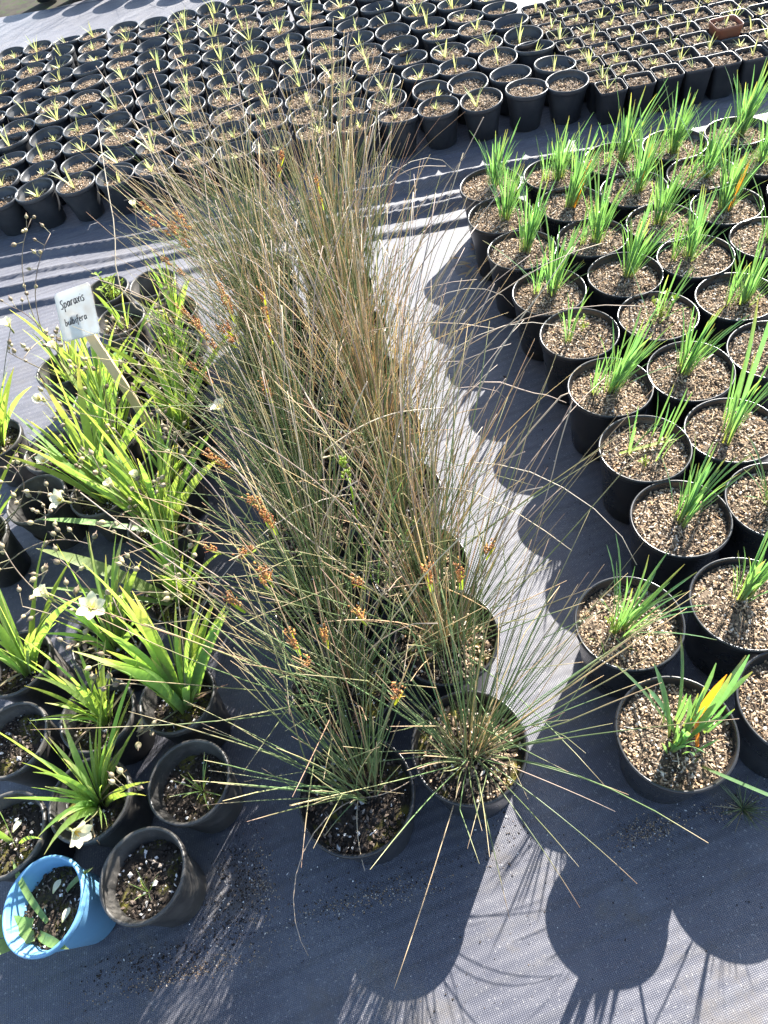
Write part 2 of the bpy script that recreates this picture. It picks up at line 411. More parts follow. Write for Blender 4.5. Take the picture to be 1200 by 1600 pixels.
BIG_R, BIG_H = 0.0985, 0.19
SM_R, SM_H = 0.0825, 0.14
LF_R, LF_H = 0.0785, 0.155
ME_BIG = pot_mesh('pot', BIG_R, 0.074, BIG_H, M['black_big'], 0.0042, 48)
ME_RUSH = pot_mesh('pot', 0.1005, 0.076, BIG_H, M['black_big'], 0.0046, 48)
ME_SMALL = pot_mesh('pot', SM_R, 0.056, SM_H, M['black'], 0.0054, 36, 18)
ME_LEFT = pot_mesh('pot', LF_R, 0.057, LF_H, M['grey'], 0.0052, 44, 14)
ME_BLUE = pot_mesh('pot', LF_R, 0.054, LF_H, M['blue'], 0.0045, 44)
ME_SQ = square_pot_mesh('pot', M['black']); ME_SQR = square_pot_mesh('pot', M['rust'])
SO_BIG = [soil_mesh('soil', 0.0915, 2600, 0.0011, 0.0036, 'mix_base', 'tan_chips', 10 + i, straw=30) for i in range(5)]
SO_SM = [soil_mesh('soil', 0.0695, 440, 0.0015, 0.0044, 'mix_base', 'tan_chips', 20 + i, straw=3) for i in range(4)]
SO_SQ = [soil_mesh('soil', 0.0425, 230, 0.0014, 0.0042, 'mix_base', 'tan_chips', 30 + i, True, straw=3) for i in range(4)]
SO_RUSH = [soil_mesh('soil', 0.0915, 900, 0.0014, 0.0050, 'dark_base', 'dark_chips' if i < 2 else 'tan_chips', 40 + i, straw=14, extra=4) for i in range(4)]
SO_LEFT = [soil_mesh('soil', 0.0675, 560, 0.0012, 0.0040, 'dark_base', 'dark_chips', 50 + i, straw=6, extra=(0, 2, 12, 4)[i]) for i in range(4)]

# ------------------------------------------------------------------ leaves shared by many plants
def strap_leaf(name, L, w, tilt, bend, mat, tip=0.12, tipdry=0.8, base_dry=0.0, n=7, fold=0.25, fan=False, side=0.0, seed=0, blunt=False):
    R = random.Random(seed); pts, ts = leaf_path(L, tilt, bend, n, 0.0, side)
    wd, wi, dr = [], [], []
    for i in range(n + 1):
        t = i / n
        if fan: wd.append(Vector((math.cos(ts[i]), 0, -math.sin(ts[i]))))
        else: wd.append(Vector((-math.sin(side * t), math.cos(side * t), 0)))
        shape = (0.72 + 0.28 * min(1, t * 3)) * ((1 - max(0, (t - 0.55) / 0.45) ** (4.5 if blunt else 1.9)))
        wi.append(max(0.0004, w * shape))
        dr.append(max(dryf(t, 1 - tip, tipdry), base_dry * max(0, 1 - t * 5)))
    mb = MB(); ribbon(mb, pts, wi, wd, fold, 0, dr, R.random()); return mb.mesh(name, [mat])

RB = random.Random(5)
BULB = []                                                    # leaves of the bulbs in the large pots, upright to splayed
for i in range(16):
    q = i / 15
    BULB.append(strap_leaf('leaf', RB.uniform(0.125, 0.20), RB.uniform(0.0013, 0.0023), rad(3 + 46 * q * q), rad(RB.uniform(2, 30)), M['bulb'],
                           RB.choice((0.06, 0.08, 0.2)), RB.choice((0.0, 0.1, 0.35)), 0.28, 7, 0.35, side=RB.uniform(-0.25, 0.25), seed=i, blunt=True))
ORANGE = strap_leaf('leaf', 0.12, 0.0052, rad(14), rad(8), M['orange_leaf'], 0.3, 0.8, 0, 7, 0.3, seed=3)
SWORD = []
for i in range(14):
    SWORD.append(strap_leaf('leaf', RB.uniform(0.20, 0.34), RB.uniform(0.0029, 0.0076), rad(1 + 2.8 * i), rad(RB.uniform(4, 32)), M['sword'],
                            RB.choice((0.08, 0.15, 0.3)), RB.choice((0.2, 0.6, 0.9)), 0.15, 8, 0.12, fan=(i % 3 != 2), side=RB.uniform(-0.2, 0.2), seed=50 + i))
SWORD_BROAD = strap_leaf('leaf', 0.29, 0.0135, rad(38), rad(34), M['sword'], 0.1, 0.4, 0, 9, 0.10, seed=77)
HUSK = [strap_leaf('dry_leaf', RB.uniform(0.10, 0.18), 0.0032, rad(25 + 12 * i), rad(70), M['husk'], 0.5, 1.0, 0, 7, 0.5, side=RB.uniform(-1, 1), seed=90 + i) for i in range(4)]
FINE = [strap_leaf('blade', RB.uniform(0.05, 0.10), 0.0014, rad(6 + 9 * i), rad(20), M['sword'], 0.15, 0.6, 0, 5, 0.3, seed=120 + i) for i in range(6)]

def shoot_mesh(kind, seed):
    """young seedling: a few pale blades from one point"""
    R = random.Random(seed); mb = MB()
    spec = {'tall forked shoot': (6, 0.06, 0.105, 12, 48), 'short pale tuft': (8, 0.022, 0.05, 8, 60), 'single pale blade': (3, 0.055, 0.085, 4, 16),
            'leaning pale shoot': (4, 0.05, 0.08, 22, 45), 'curling pale shoot': (6, 0.04, 0.075, 12, 55)}[kind]
    n, l0, l1, t0, t1 = spec; a0 = R.uniform(0, 6.3)
    for i in range(n):
        L = R.uniform(l0, l1); az = a0 + i * 2.4 + R.uniform(-0.4, 0.4) if kind != 'leaning pale shoot' else a0 + R.uniform(-0.5, 0.5)
        tl = rad(R.uniform(t0, t1)) * (0.35 if i == 0 else 1); pts, ts = leaf_path(L, tl, rad(95 if (kind[0] == 'c' and i == 2) else R.uniform(5, 35)), 5, az)
        w = R.uniform(0.0018, 0.0031); wd = [Vector((-math.sin(az), math.cos(az), 0))] * 6
        ribbon(mb, pts, [w * k for k in (0.7, 1, 1.05, 0.9, 0.6, 0.08)], wd, 0.3, 0, [0.35, 0.1, 0, 0, 0.05, 0.3], R.random())
    return mb.mesh('shoot', [M['shoot']])
KINDS = ['tall forked shoot', 'short pale tuft', 'single pale blade', 'leaning pale shoot', 'curling pale shoot']
SHOOTS = {k: [shoot_mesh(k, 200 + 7 * i + KINDS.index(k)) for i in range(5)] for k in KINDS}

ORD = ['', 'first', 'second', 'third', 'fourth', 'fifth', 'sixth', 'seventh', 'eighth', 'ninth', 'tenth', 'eleventh', 'twelfth', 'thirteenth',
       'fourteenth', 'fifteenth', 'sixteenth', 'seventeenth', 'eighteenth', 'nineteenth', 'twentieth']

def in_view(x, y, z, mx=0.06, my=0.06):
    d = Vector((x, y, z - CAM_H)); dz = d.dot(fwd)
    if dz < 0.1: return False
    u, v = 0.5 + 1125 * d.dot(rt) / dz / 1200, 0.5 - 1125 * d.dot(up) / dz / 1600
    return -mx < u < 1 + mx and -my < v < 1 + my

# ------------------------------------------------------------------ block of small round pots behind the walkway
R = random.Random(11)
for j in range(11):
    for i in range(18):
        x = 1.092 - 0.1612 * i; pitch = 0.1660 + 0.0010 * (1.09 - x)
        y = base_row(x) + j * pitch
        if not in_view(x, y, SM_H): continue
        x += R.gauss(0, 0.0035) - 0.004 * (j % 2); y += R.gauss(0, 0.004)
        k = R.choices(KINDS + ['bare soil'], (24, 22, 16, 16, 16, 12))[0]
        t = thing('potted_seedling', 'round black pot, %s, %s row from front, %s left of square pots' % (k, ORD[j + 1], ORD[i + 1]), 'potted seedling',
                  (x, y, fold_h(x, y)), R.uniform(0, 6.28), 'seedlings in small round black pots')
        t.rotation_euler.x = R.gauss(0, 0.045); t.rotation_euler.y = R.gauss(0, 0.045)
        obj('pot', ME_SMALL, t, scale=(R.uniform(0.98, 1.0), R.uniform(0.98, 1.0), R.uniform(0.97, 1.04)))
        lv = SM_H - R.choice((0.016, 0.022, 0.028, 0.036))
        obj('soil', R.choice(SO_SM), t, (0, 0, lv), (0, 0, R.uniform(0, 6.3)), kind='stuff')
        if k != 'bare soil':
            obj('shoot', R.choice(SHOOTS[k]), t, (R.uniform(-0.02, 0.02), R.uniform(-0.02, 0.02), lv - 0.001), (0, 0, R.uniform(0, 6.3)), R.uniform(0.75, 1.35))

# block of square pots to the right of them
for j in range(12):
    for i in range(15):
        x = 1.222 + 0.1055 * i - 0.012 * j * 0; y = base_row(1.17) - 0.088 - 0.014 * i * 0.4 + 0.1065 * j
        if j >= 9 or not in_view(x, y, 0.125, 0.04, 0.05): continue
        red = (i == 5 and j == 2)
        x += R.gauss(0, 0.0016); y += R.gauss(0, 0.0016)
        k = R.choices(KINDS + ['bare soil'], (26, 24, 14, 16, 16, 8))[0]
        lab = 'red brown square pot standing proud of the black square pots' if red else \
            'square black pot, %s, %s row from front, %s right of round pots' % (k, ORD[j + 1], ORD[i + 1])
        t = thing('potted_seedling', lab, 'potted seedling', (x, y, 0.03 if red else fold_h(x, y)), R.gauss(-0.12, 0.02), 'seedlings in small square pots')
        obj('pot', ME_SQR if red else ME_SQ, t, scale=(1, 1, R.uniform(0.97, 1.05)))
        lv = 0.125 - R.choice((0.010, 0.014, 0.020))
        obj('soil', R.choice(SO_SQ), t, (0, 0, lv), (0, 0, R.choice((0, 1.5708, 3.1416))), kind='stuff')
        if k != 'bare soil':
            obj('shoot', R.choice(SHOOTS[k]), t, (R.uniform(-0.012, 0.012), R.uniform(-0.012, 0.012), lv - 0.001), (0, 0, R.uniform(0, 6.3)), R.uniform(0.6, 0.95))

# ------------------------------------------------------------------ large pots of bulbs on the right
def weed_mesh(seed, h=0.06, n=16, w=0.006):
    R = random.Random(seed); mb = MB()
    for s in range(4):
        a = R.uniform(0, 6.3); pts, _ = leaf_path(h * R.uniform(0.6, 1.1), rad(R.uniform(5, 28)), 0.2, 5, a)
        tube(mb, pts, [0.0011] * 6, 4, 0, rnd=R.random())
        for i in range(n // 4 + 3):
            b_ = R.uniform(0, 6.3); p = pts[R.choice((2, 3, 4, 5, 5, 5))]
            lp, ts = leaf_path(w * R.uniform(1.4, 2.4), rad(R.uniform(35, 80)), 0.3, 3, b_)
            ribbon(mb, [p + q for q in lp], [w * k * 0.5 for k in (0.2, 0.8, 0.9, 0.1)], [Vector((-math.sin(b_), math.cos(b_), 0))] * 4, 0.1, 0, [0, 0, 0, 0.1], R.random())
    return mb.mesh('weed', [M['weed']])
WEED = [weed_mesh(1), weed_mesh(2, 0.045, 12, 0.005), weed_mesh(3, 0.10, 22, 0.008)]

# (x, y, row from the front, place from the left, label)
BIGPOTS = [
 (0.375, 0.365, 'large black pot with an orange leaf in its green bulb, nearest the bare mat'),
 (0.586, 0.350, 'large black pot cut by the picture edge, beside the orange-leaved pot'),
 (0.382, 0.569, 'large black pot of splayed green leaves directly behind the orange-leaved pot'),
 (0.590, 0.546, 'large black pot, short upright green leaves, second row from front, second from left'),
 (0.566, 0.754, 'large black pot, long dense green leaves leaning right, third row from front, leftmost'),
 (0.757, 0.737, 'large black pot, few green leaves, third row from front, second from left'),
 (0.579, 0.946, 'large black pot with a yellow leaf lying on its soil, fourth row from front'),
 (0.768, 0.930, 'large black pot, tall broad green blades, fourth row from front, second from left'),
 (0.581, 1.153, 'large black pot, two tufts of green leaves, fifth row from front, leftmost'),
 (0.773, 1.138, 'large black pot, dense green leaves, fifth row from front, second from left'),
 (0.965, 1.135, 'large black pot, thin green leaves, fifth row from front, third from left'),
 (0.588, 1.350, 'large black pot, one upright leaf tuft and small pale weed, sixth row, leftmost'),
 (0.784, 1.335, 'large black pot with a bright yellow-green weed among its leaves'),
 (0.985, 1.331, 'large black pot, spreading bluish leaves, sixth row from front, third from left'),
 (0.578, 1.544, 'large black pot, upright leaf tufts, seventh row from front, leftmost'),
 (0.777, 1.525, 'large black pot, sparse tall leaves, seventh row from front, second from left'),
 (0.974, 1.518, 'large black pot, tall leaves leaning right, seventh row from front, third from left'),
 (1.170, 1.516, 'large black pot, leaves in seventh row from front, fourth from left'),
 (0.568, 1.745, 'large black pot, leafy green tuft, eighth row from front, leftmost'),
 (0.765, 1.712, 'large black pot, fine leaning leaves, eighth row from front, second from left'),
 (0.961, 1.702, 'large black pot, dense narrow leaves, eighth row from front, third from left'),
 (1.154, 1.700, 'large black pot, yellow tipped leaves, eighth row from front, fourth from left'),
 (0.570, 1.945, 'large black pot, bright low tuft, ninth row from front, leftmost'),
 (0.768, 1.905, 'large black pot, one yellow blade, ninth row from front, second from left'),
 (0.968, 1.895, 'large black pot, orange and green leaves, ninth row from front, third from left'),
 (1.170, 1.885, 'large black pot, arching leaves, ninth row from front, fourth from left'),
 (1.368, 1.865, 'large black pot, dark leaves, ninth row from front, fifth from left'),
 (0.598, 2.128, 'large black pot at the back left corner of the bulb block'),
 (0.788, 2.088, 'large black pot, thick leaf fan, back row, second from left'),
 (0.982, 2.082, 'large black pot, tall thin leaves, back row, third from left'),
 (1.173, 2.071, 'large black pot, tall leaves, back row, fourth from left'),
 (1.366, 2.046, 'large black pot, crowded tall leaves, back row, fifth from left'),
 (1.566, 2.030, 'large black pot, tall leaves, back row, sixth from left'),
 (1.175, 1.325, 'large black pot, narrow leaves, sixth row from front, fourth from left'),
 (1.365, 1.680, 'large black pot, narrow leaves, eighth row from front, fifth from left'),
 (1.565, 1.850, 'large black pot, narrow leaves, ninth row from front, sixth from left'),
]
R = random.Random(23)
def bulb_tuft(t, c, lv, n, size, lean=(0.10, 0.0), spread=1.0, rr=0.02, wide=1.0):
    for k in range(n):
        q = R.random() ** 1.5 * spread
        idx = min(15, int(q * 15.99)); az = R.uniform(0, 6.283)
        if R.random() < 0.3: az = R.gauss(0.15, 0.7)
        o = obj('leaf', BULB[idx], t, (c[0] + rr * math.cos(az) * R.random(), c[1] + rr * math.sin(az) * R.random(), lv - 0.004), (0, 0, 0), size * R.uniform(0.6, 1.12))
        o.scale.y *= wide
        o.rotation_mode = 'QUATERNION'
        o.rotation_quaternion = Matrix.Rotation(lean[0], 3, 'Y').to_quaternion() @ Matrix.Rotation(-lean[1], 3, 'X').to_quaternion() @ Matrix.Rotation(az, 3, 'Z').to_quaternion()
for n_, (x, y, lab) in enumerate(BIGPOTS):
    far = y > 1.6
    t = thing('potted_bulb', lab, 'potted plant', (x, y, fold_h(x, y)), 0.0, 'bulbs in large black pots')
    tl = (R.gauss(0, 0.018), R.gauss(0, 0.018))
    t.rotation_euler = (tl[0], tl[1], 0)
    obj('pot', ME_BIG, t, (0, 0, 0), (0, 0, R.uniform(0, 6)), (R.uniform(0.985, 1.0), R.uniform(0.985, 1.0), 1.0))
    lv = BIG_H - R.choice((0.016, 0.019, 0.023))
    obj('soil', R.choice(SO_BIG), t, (0, 0, lv), (0, 0, R.uniform(0, 6.3)), kind='stuff')
    c = (R.uniform(-0.012, 0.02), R.uniform(-0.01, 0.02))
    if n_ == 0:
        bulb_tuft(t, (0.008, -0.012), lv, 34, 0.94, (0.10, 0.04), 0.95, 0.044, 2.2)
        for a, s, dx in ((0.5, 1.0, 0.012), (-0.5, 0.62, 0.0)):
            o = obj('orange_leaf', ORANGE, t, (0.025 + dx, -0.03 if s < 1 else 0.012, lv), (0, 0.1 if s == 1 else 0.35, a + (0 if s == 1 else 1.9)), s * 1.1); o['label'] = 'orange dying leaf'
    elif n_ == 1:
        bulb_tuft(t, (0.0, 0.01), lv, 22, 1.0, (0.15, 0.05), 0.5, 0.02)
    elif n_ == 2:
        bulb_tuft(t, (-0.02, -0.004), lv, 44, 1.05, (0.36, 0.08), 0.9, 0.02)
        obj('weed', WEED[1], t, (-0.03, -0.008, lv), (0, 0, 1), 0.9)
        for a in range(9): obj('weed', FINE[a % 6], t, (R.uniform(-0.07, 0.04), R.uniform(-0.05, 0.0), lv), (0, 0, R.uniform(0, 6)), 0.5)
    elif n_ == 4:
        bulb_tuft(t, (0.0, 0.0), lv, 40, 1.08, (0.30, 0.10), 0.85, 0.018)
    elif n_ == 6:
        bulb_tuft(t, (-0.03, 0.012), lv, 6, 0.9, (0.1, 0), 0.6, 0.01); bulb_tuft(t, (0.03, 0.01), lv, 9, 1.0, (0.2, 0), 0.6, 0.045)
        o = obj('yellow_leaf', strap_leaf('yellow_leaf', 0.125, 0.0038, rad(86), 0.05, M['weed'], 0.2, 0.3, 0, 6, 0.2), t, (-0.05, 0.012, lv + 0.009), (0, 0, -0.05)); o['label'] = 'yellow leaf lying flat on the soil'
        obj('weed', WEED[1], t, (-0.012, -0.035, lv), (0, 0, 2), 0.6)
    elif n_ == 7:
        bulb_tuft(t, (0.0, 0.01), lv, 16, 1.1, (0.12, 0.05), 0.7, 0.03)
        bulb_tuft(t, (-0.03, -0.03), lv, 4, 1.9, (0.12, 0.1), 0.2, 0.012)
    elif n_ == 12:
        bulb_tuft(t, c, lv, 14, 1.0, (0.2, 0.05), 0.9, 0.03); obj('weed', WEED[0], t, (0.012, 0.004, lv), (0, 0, 2.2), 1.1)['label'] = 'bright yellow-green weed'
    elif n_ == 11:
        bulb_tuft(t, (-0.03, 0.0), lv, 12, 0.95, (0.05, 0), 0.7, 0.012); obj('weed', WEED[2], t, (0.015, 0.02, lv), (0, 0, 1.2), 0.5)
    else:
        m_ = R.choice((42, 50, 58)); two = R.random() < 0.45
        bulb_tuft(t, c, lv, m_ + (6 if far else 0), R.uniform(1.0, 1.2), (R.uniform(0.05, 0.26), R.uniform(-0.05, 0.1)), R.uniform(0.65, 0.95), 0.02)
        if two: bulb_tuft(t, (c[0] + R.choice((-0.04, 0.04)), c[1] + 0.01), lv, 12, 0.9, (0.12, 0.0), 0.7, 0.012)
    if n_ in (23, 24, 21): obj('orange_leaf', ORANGE, t, (0.01, 0.0, lv), (0, 0.25, 0.6), 1.15)['label'] = 'orange leaf'

# ------------------------------------------------------------------ rushes in the middle
def rush_stems(seed, n, lean, dryness, lo=0.36, hi=0.60, splay=1.0, low=0):
    R = random.Random(seed); mb = MB()
    for k in range(n):
        az = R.uniform(0, 6.283); rr = 0.034 * math.sqrt(R.random())
        tilt = (rad(abs(R.gauss(0, 13))) * splay + rr * 4) * 1.0
        if k < low: tilt = rad(R.uniform(48, 78))
        L = lo + (hi - lo) * R.random() ** 1.3
        nseg = 6; d0 = Vector((math.sin(tilt) * math.cos(az) + lean[0], math.sin(tilt) * math.sin(az) + lean[1], math.cos(tilt))).normalized()
        p = Vector((rr * math.cos(az), rr * math.sin(az), -0.004)); pts = [p.copy()]
        sag = R.uniform(0.05, 0.35) * (1.6 if k < low else 1); wb = R.choice((0.05, 0.10, 0.22)); wob = Vector((R.gauss(0, wb), R.gauss(0, wb), 0)); kink = R.choice((-1, -1, -1, -1, -1, 3, 4)); kv = Vector((R.gauss(0, 0.35), R.gauss(0, 0.35), R.uniform(-0.25, 0.05))); d = d0.copy()
        for i in range(nseg):
            d = (d + Vector((d0.x, d0.y, 0)) * sag / nseg - Vector((0, 0, sag * 0.12 / nseg)) + wob / nseg + (kv if i == kink else Vector())).normalized()
            p = p + d * (L / nseg); pts.append(p.copy())
        r = R.uniform(0.00075, 0.00125)
        u = R.random()
        if u < dryness * 0.5: dr = [R.uniform(0.75, 1.0)] * (nseg + 1)
        else:
            st = R.uniform(0.35, 1.0) - dryness * 0.35; am = R.uniform(0.4, 1.0)
            dr = [max(dryf(i / nseg, st, am), 0.55 * max(0, 1 - i / nseg * 7)) for i in range(nseg + 1)]
        tube(mb, pts, [r, r, r * 0.95, r * 0.9, r * 0.8, r * 0.65, r * 0.3], 4, 0, dr, R.random())
    return mb.mesh('stems', [M['rush']])

def dead_stem_mesh(L, r, tilt, bend, seed, side=0.6):
    R = random.Random(seed); pts, _ = leaf_path(L, tilt, bend, 10, 0, side)
    pts = [p + Vector((R.gauss(0, 0.002), R.gauss(0, 0.002), 0)) if i else p for i, p in enumerate(pts)]
    mb = MB(); tube(mb, pts, [r * (1 - 0.55 * i / 10) for i in range(11)], 5, 0, [R.uniform(0, 1)] * 11, R.random()); return mb.mesh('dead_stem', [M['straw']])
DEAD = [dead_stem_mesh(RB.uniform(0.45, 0.72), RB.uniform(0.0012, 0.0019), rad(RB.uniform(6, 34)), rad(RB.choice((15, 30, 70, 120))), 300 + i, RB.uniform(-0.9, 0.9)) for i in range(12)]

def seed_head_mesh(seed):
    R = random.Random(seed); mb = MB()
    for k in range(34):
        s = R.uniform(0.0016, 0.0032); a = R.uniform(0, 6.3); q = R.random()
        rr = 0.0075 * math.sqrt(R.random()) * (0.5 + q)
        chip(mb, R, Vector((rr * math.cos(a) + 0.002, rr * math.sin(a), 0.044 * q)), (s * 0.8, s * 0.8, s * 1.5), 0, R.random(), R.random() * 0.8)
    for k in range(5):
        a = R.uniform(0, 6.3); pts, _ = leaf_path(R.uniform(0.02, 0.035), rad(R.uniform(5, 30)), 0.2, 3, a)
        tube(mb, pts, [0.0006] * 4, 3, 0, rnd=R.random())
    bp_, _ = leaf_path(0.045, 0.1, 0.1, 4, 3.0)
    ribbon(mb, [p + Vector((-0.003, 0, -0.02)) for p in bp_], [0.0026, 0.0034, 0.003, 0.0018, 0.0003], [Vector((0, 1, 0))] * 5, 0.4, 1, [0, 0, 0.1, 0.3, 0.6], 0.5)
    return mb.mesh('seed_head', [M['seed'], M['weed']])
HEADS = [seed_head_mesh(i) for i in range(5)]

RUSH = [  # x, y, stems, lean, dryness, splay, low stems, label
 (-0.170, 0.398, 85, (-0.03, 0.05), 0.12, 0.75, 0, 'thin green rush clump in the front pot with dark mossy soil'),
 (0.035, 0.426, 110, (0.10, 0.05), 0.15, 1.35, 3, 'green rush clump splaying over the mat from the front right rush pot'),
 (0.049, 0.640, 125, (0.10, 0.02), 0.3, 1.15, 1, 'dense green rush clump behind the splaying one, right column second from front'),
 (-0.160, 0.600, 105, (-0.02, 0.0), 0.2, 1.0, 1, 'rush clump with orange seed heads, left column, second from the front'),
]
for j, y in enumerate((0.80, 0.995, 1.19, 1.385, 1.58, 1.775, 1.97)):
    w_ = ORD[j + 3]
    RUSH.append((-0.168, y, 100 if j < 3 else 130, (-0.04 if j < 3 else -0.10, 0.0), 0.14 if j < 3 else 0.24, 1.0, 0, 'green rush clump in %s place from the front, left column of the rush block' % w_))
    RUSH.append((0.040, y + 0.01, 112 if j < 3 else 130, (0.06, 0.0), (0.38, 0.68, 0.8, 0.65, 0.42, 0.34, 0.28)[j], 1.05, 1,
                 '%s rush clump in %s place from the front, right column of the rush block' % ('brown tipped' if j < 4 else 'tan green', w_)))
R = random.Random(31)
RT = []
for n_, (x, y, ns, lean, dr, sp, low, lab) in enumerate(RUSH):
    t = thing('rush_clump', lab, 'potted rush', (x, y, 0.0), 0.0, 'rushes in black pots'); RT.append(t)
    t.rotation_euler = (R.gauss(0, 0.015), R.gauss(0, 0.015), 0)
    obj('pot', ME_RUSH, t, (0, 0, 0), (0, 0, R.uniform(0, 6)))
    lv = BIG_H - (0.03, 0.022, 0.024, 0.028)[n_ % 4]
    obj('soil', SO_RUSH[(0, 2, 3, 1)[n_ % 4]], t, (0, 0, lv), (0, 0, R.uniform(0, 6)), kind='stuff')
    c = (0.0, 0.0, lv) if n_ != 0 else (0.01, 0.02, lv)
    obj('stems', rush_stems(400 + n_, ns, lean, dr, 0.30, 0.52 if n_ < 2 else 0.62, sp, low), t, c, kind='stuff')
    for k in range(0 if n_ < 2 else (22 if dr > 0.5 else 12)):
        az = R.gauss(1.2, 0.9) if dr < 0.5 else R.gauss(0.2, 1.1)
        obj('dead_stem', R.choice(DEAD), t, (0.02 * math.cos(az), 0.02 * math.sin(az), lv), (R.gauss(0, 0.06), R.gauss(0, 0.06), az), R.uniform(0.7, 1.05))

# stems that lie out over the rim of the front pots
def lying(t, az, L, tilt, bend, mat, r=0.0013, side=0.0, z=0.165, name='stem'):
    pts, _ = leaf_path(L, rad(tilt), rad(bend), 9, az, side); mb = MB()
    tube(mb, pts, [r * (1 - 0.6 * i / 9) for i in range(10)], 5, 0, [dryf(i / 9, 0.7, 0.9) for i in range(10)], random.Random(int(az * 100)).random())
    obj(name, mb.mesh(name, [M[mat]]), t, (0, 0, z))
for az, L, tl, bd in ((-1.25, 0.30, 64, 50), (-0.95, 0.33, 70, 45), (-0.55, 0.27, 72, 38), (-1.62, 0.27, 70, 46),
                      (0.05, 0.33, 74, 12), (0.25, 0.36, 66, 16), (0.42, 0.33, 58, 14), (3.0, 0.26, 70, 14)):
    lying(RT[1], az, L, tl, bd, 'rush')
for az, L, tl, bd, sd_ in ((-0.75, 0.26, 70, 50, 0.2),): lying(RT[1], az, L, tl, bd, 'straw', 0.0012, sd_, name='dead_stem')
for az, L, tl, bd in ((3.05, 0.26, 60, 18), (2.85, 0.26, 52, 20), (2.6, 0.30, 46, 16), (-2.4, 0.09, 55, 30)): lying(RT[0], az, L, tl, bd, 'rush')
for az, L, tl, bd, sd_ in ((-2.75, 0.30, 58, 95, 1.5), (-0.4, 0.14, 60, 70, 1.2), (-1.8, 0.12, 70, 50, 0.3)): lying(RT[0], az, L, tl, bd, 'straw', 0.0011, sd_, name='dead_stem')

# flowering stems that carry the orange seed heads: clump, world place of the head
for ci, hp in ((14, (-0.286, 1.705, 0.53)), (14, (-0.30, 1.72, 0.50)), (8, (-0.192, 1.288, 0.56)), (10, (-0.20, 1.262, 0.50)), (10, (-0.215, 1.28, 0.485)), (8, (-0.123, 1.277, 0.53)),
               (10, (-0.13, 1.271, 0.47)), (8, (-0.15, 1.061, 0.50)), (6, (-0.236, 0.71, 0.53)), (3, (-0.221, 0.657, 0.50)), (3, (-0.269, 0.63, 0.50)), (3, (-0.183, 0.722, 0.56)),
               (6, (-0.223, 0.849, 0.47)), (3, (-0.166, 0.479, 0.53)), (0, (-0.172, 0.522, 0.53)), (0, (-0.127, 0.519, 0.53)), (1, (-0.074, 0.512, 0.57)), (0, (-0.045, 0.399, 0.54)),
               (1, (0.08, 0.55, 0.54)), (2, (0.138, 0.629, 0.47)), (1, (0.035, 0.561, 0.54)), (2, (-0.077, 0.592, 0.53)), (16, (-0.02, 1.80, 0.56)), (13, (0.05, 1.62, 0.55)),
               (3, (-0.21, 0.655, 0.515)), (3, (-0.19, 0.725, 0.575)), (14, (-0.33, 1.66, 0.55)), (12, (-0.30, 1.50, 0.54)), (12, (-0.27, 1.54, 0.58)), (10, (-0.28, 1.33, 0.52)), (8, (-0.27, 1.16, 0.50)), (8, (-0.24, 1.20, 0.55)), (6, (-0.27, 0.93, 0.50)), (4, (-0.30, 0.78, 0.47)), (14, (-0.36, 1.80, 0.52))):
    t = RT[ci]; h = Vector(hp) - t.location; a = Vector((0.0, 0.0, 0.163)) + Vector((h.x, h.y, 0)) * 0.12; mid = (a + h) / 2 + Vector((-h.x, -h.y, 0)) * 0.08 + Vector((0, 0, 0.015))
    pts = []
    for i in range(9):
        q = i / 8; pts.append(a * (1 - q) ** 2 + mid * 2 * q * (1 - q) + h * q * q)
    dd = (pts[-1] - pts[-2]).normalized(); pts += [h + dd * 0.05, h + dd * 0.10]
    mb = MB(); tube(mb, pts, [0.0012] * 9 + [0.0009, 0.0003], 5, 0, [0.1] * 7 + [0.3, 0.5, 0.8, 1.0], R.random())
    s = obj('flowering_stem', mb.mesh('flowering_stem', [M['rush']]), t)
    if ci > 5: obj('seed_head', R.choice(HEADS), s, h + dd * 0.022, (0, 0, 0), 0.8).rotation_euler = dd.to_track_quat('Z', 'X').to_euler()
    obj('seed_head', R.choice(HEADS), s, h - dd * 0.018, (0, 0, R.uniform(0, 6)), R.uniform(0.65, 1.05)).rotation_euler = dd.to_track_quat('Z', 'X').to_euler()

# long pale dead stems that arch clear of the rushes
LONG_A = [(-0.441, 1.553, 0.45), (-0.43, 1.698, 0.6), (-0.415, 1.895, 0.72)]
LONG_B = [(-0.227, 1.665, 0.42), (-0.208, 1.841, 0.58), (-0.153, 1.915, 0.66), (-0.04, 1.99, 0.66)]
LONG_C = [(-0.094, 1.612, 0.45), (-0.0, 1.689, 0.55), (0.092, 1.749, 0.63)]
LONG_D = [(-0.088, 0.921, 0.45), (-0.024, 0.916, 0.5), (0.058, 0.935, 0.5), (0.154, 0.947, 0.47)]
LONG_E = [(0.135, 1.223, 0.55), (0.136, 1.283, 0.6)]
LONG_F = [(0.248, 1.292, 0.5), (0.367, 1.407, 0.52)]
LONG_G = [(0.214, 1.768, 0.45), (0.3, 1.741, 0.5), (0.386, 1.765, 0.47)]
LONG_H = [(0.2, 0.987, 0.45), (0.335, 0.976, 0.42), (0.397, 0.967, 0.38)]
LONG_I = [(0.349, 0.881, 0.5), (0.324, 0.822, 0.42), (0.265, 0.754, 0.3)]
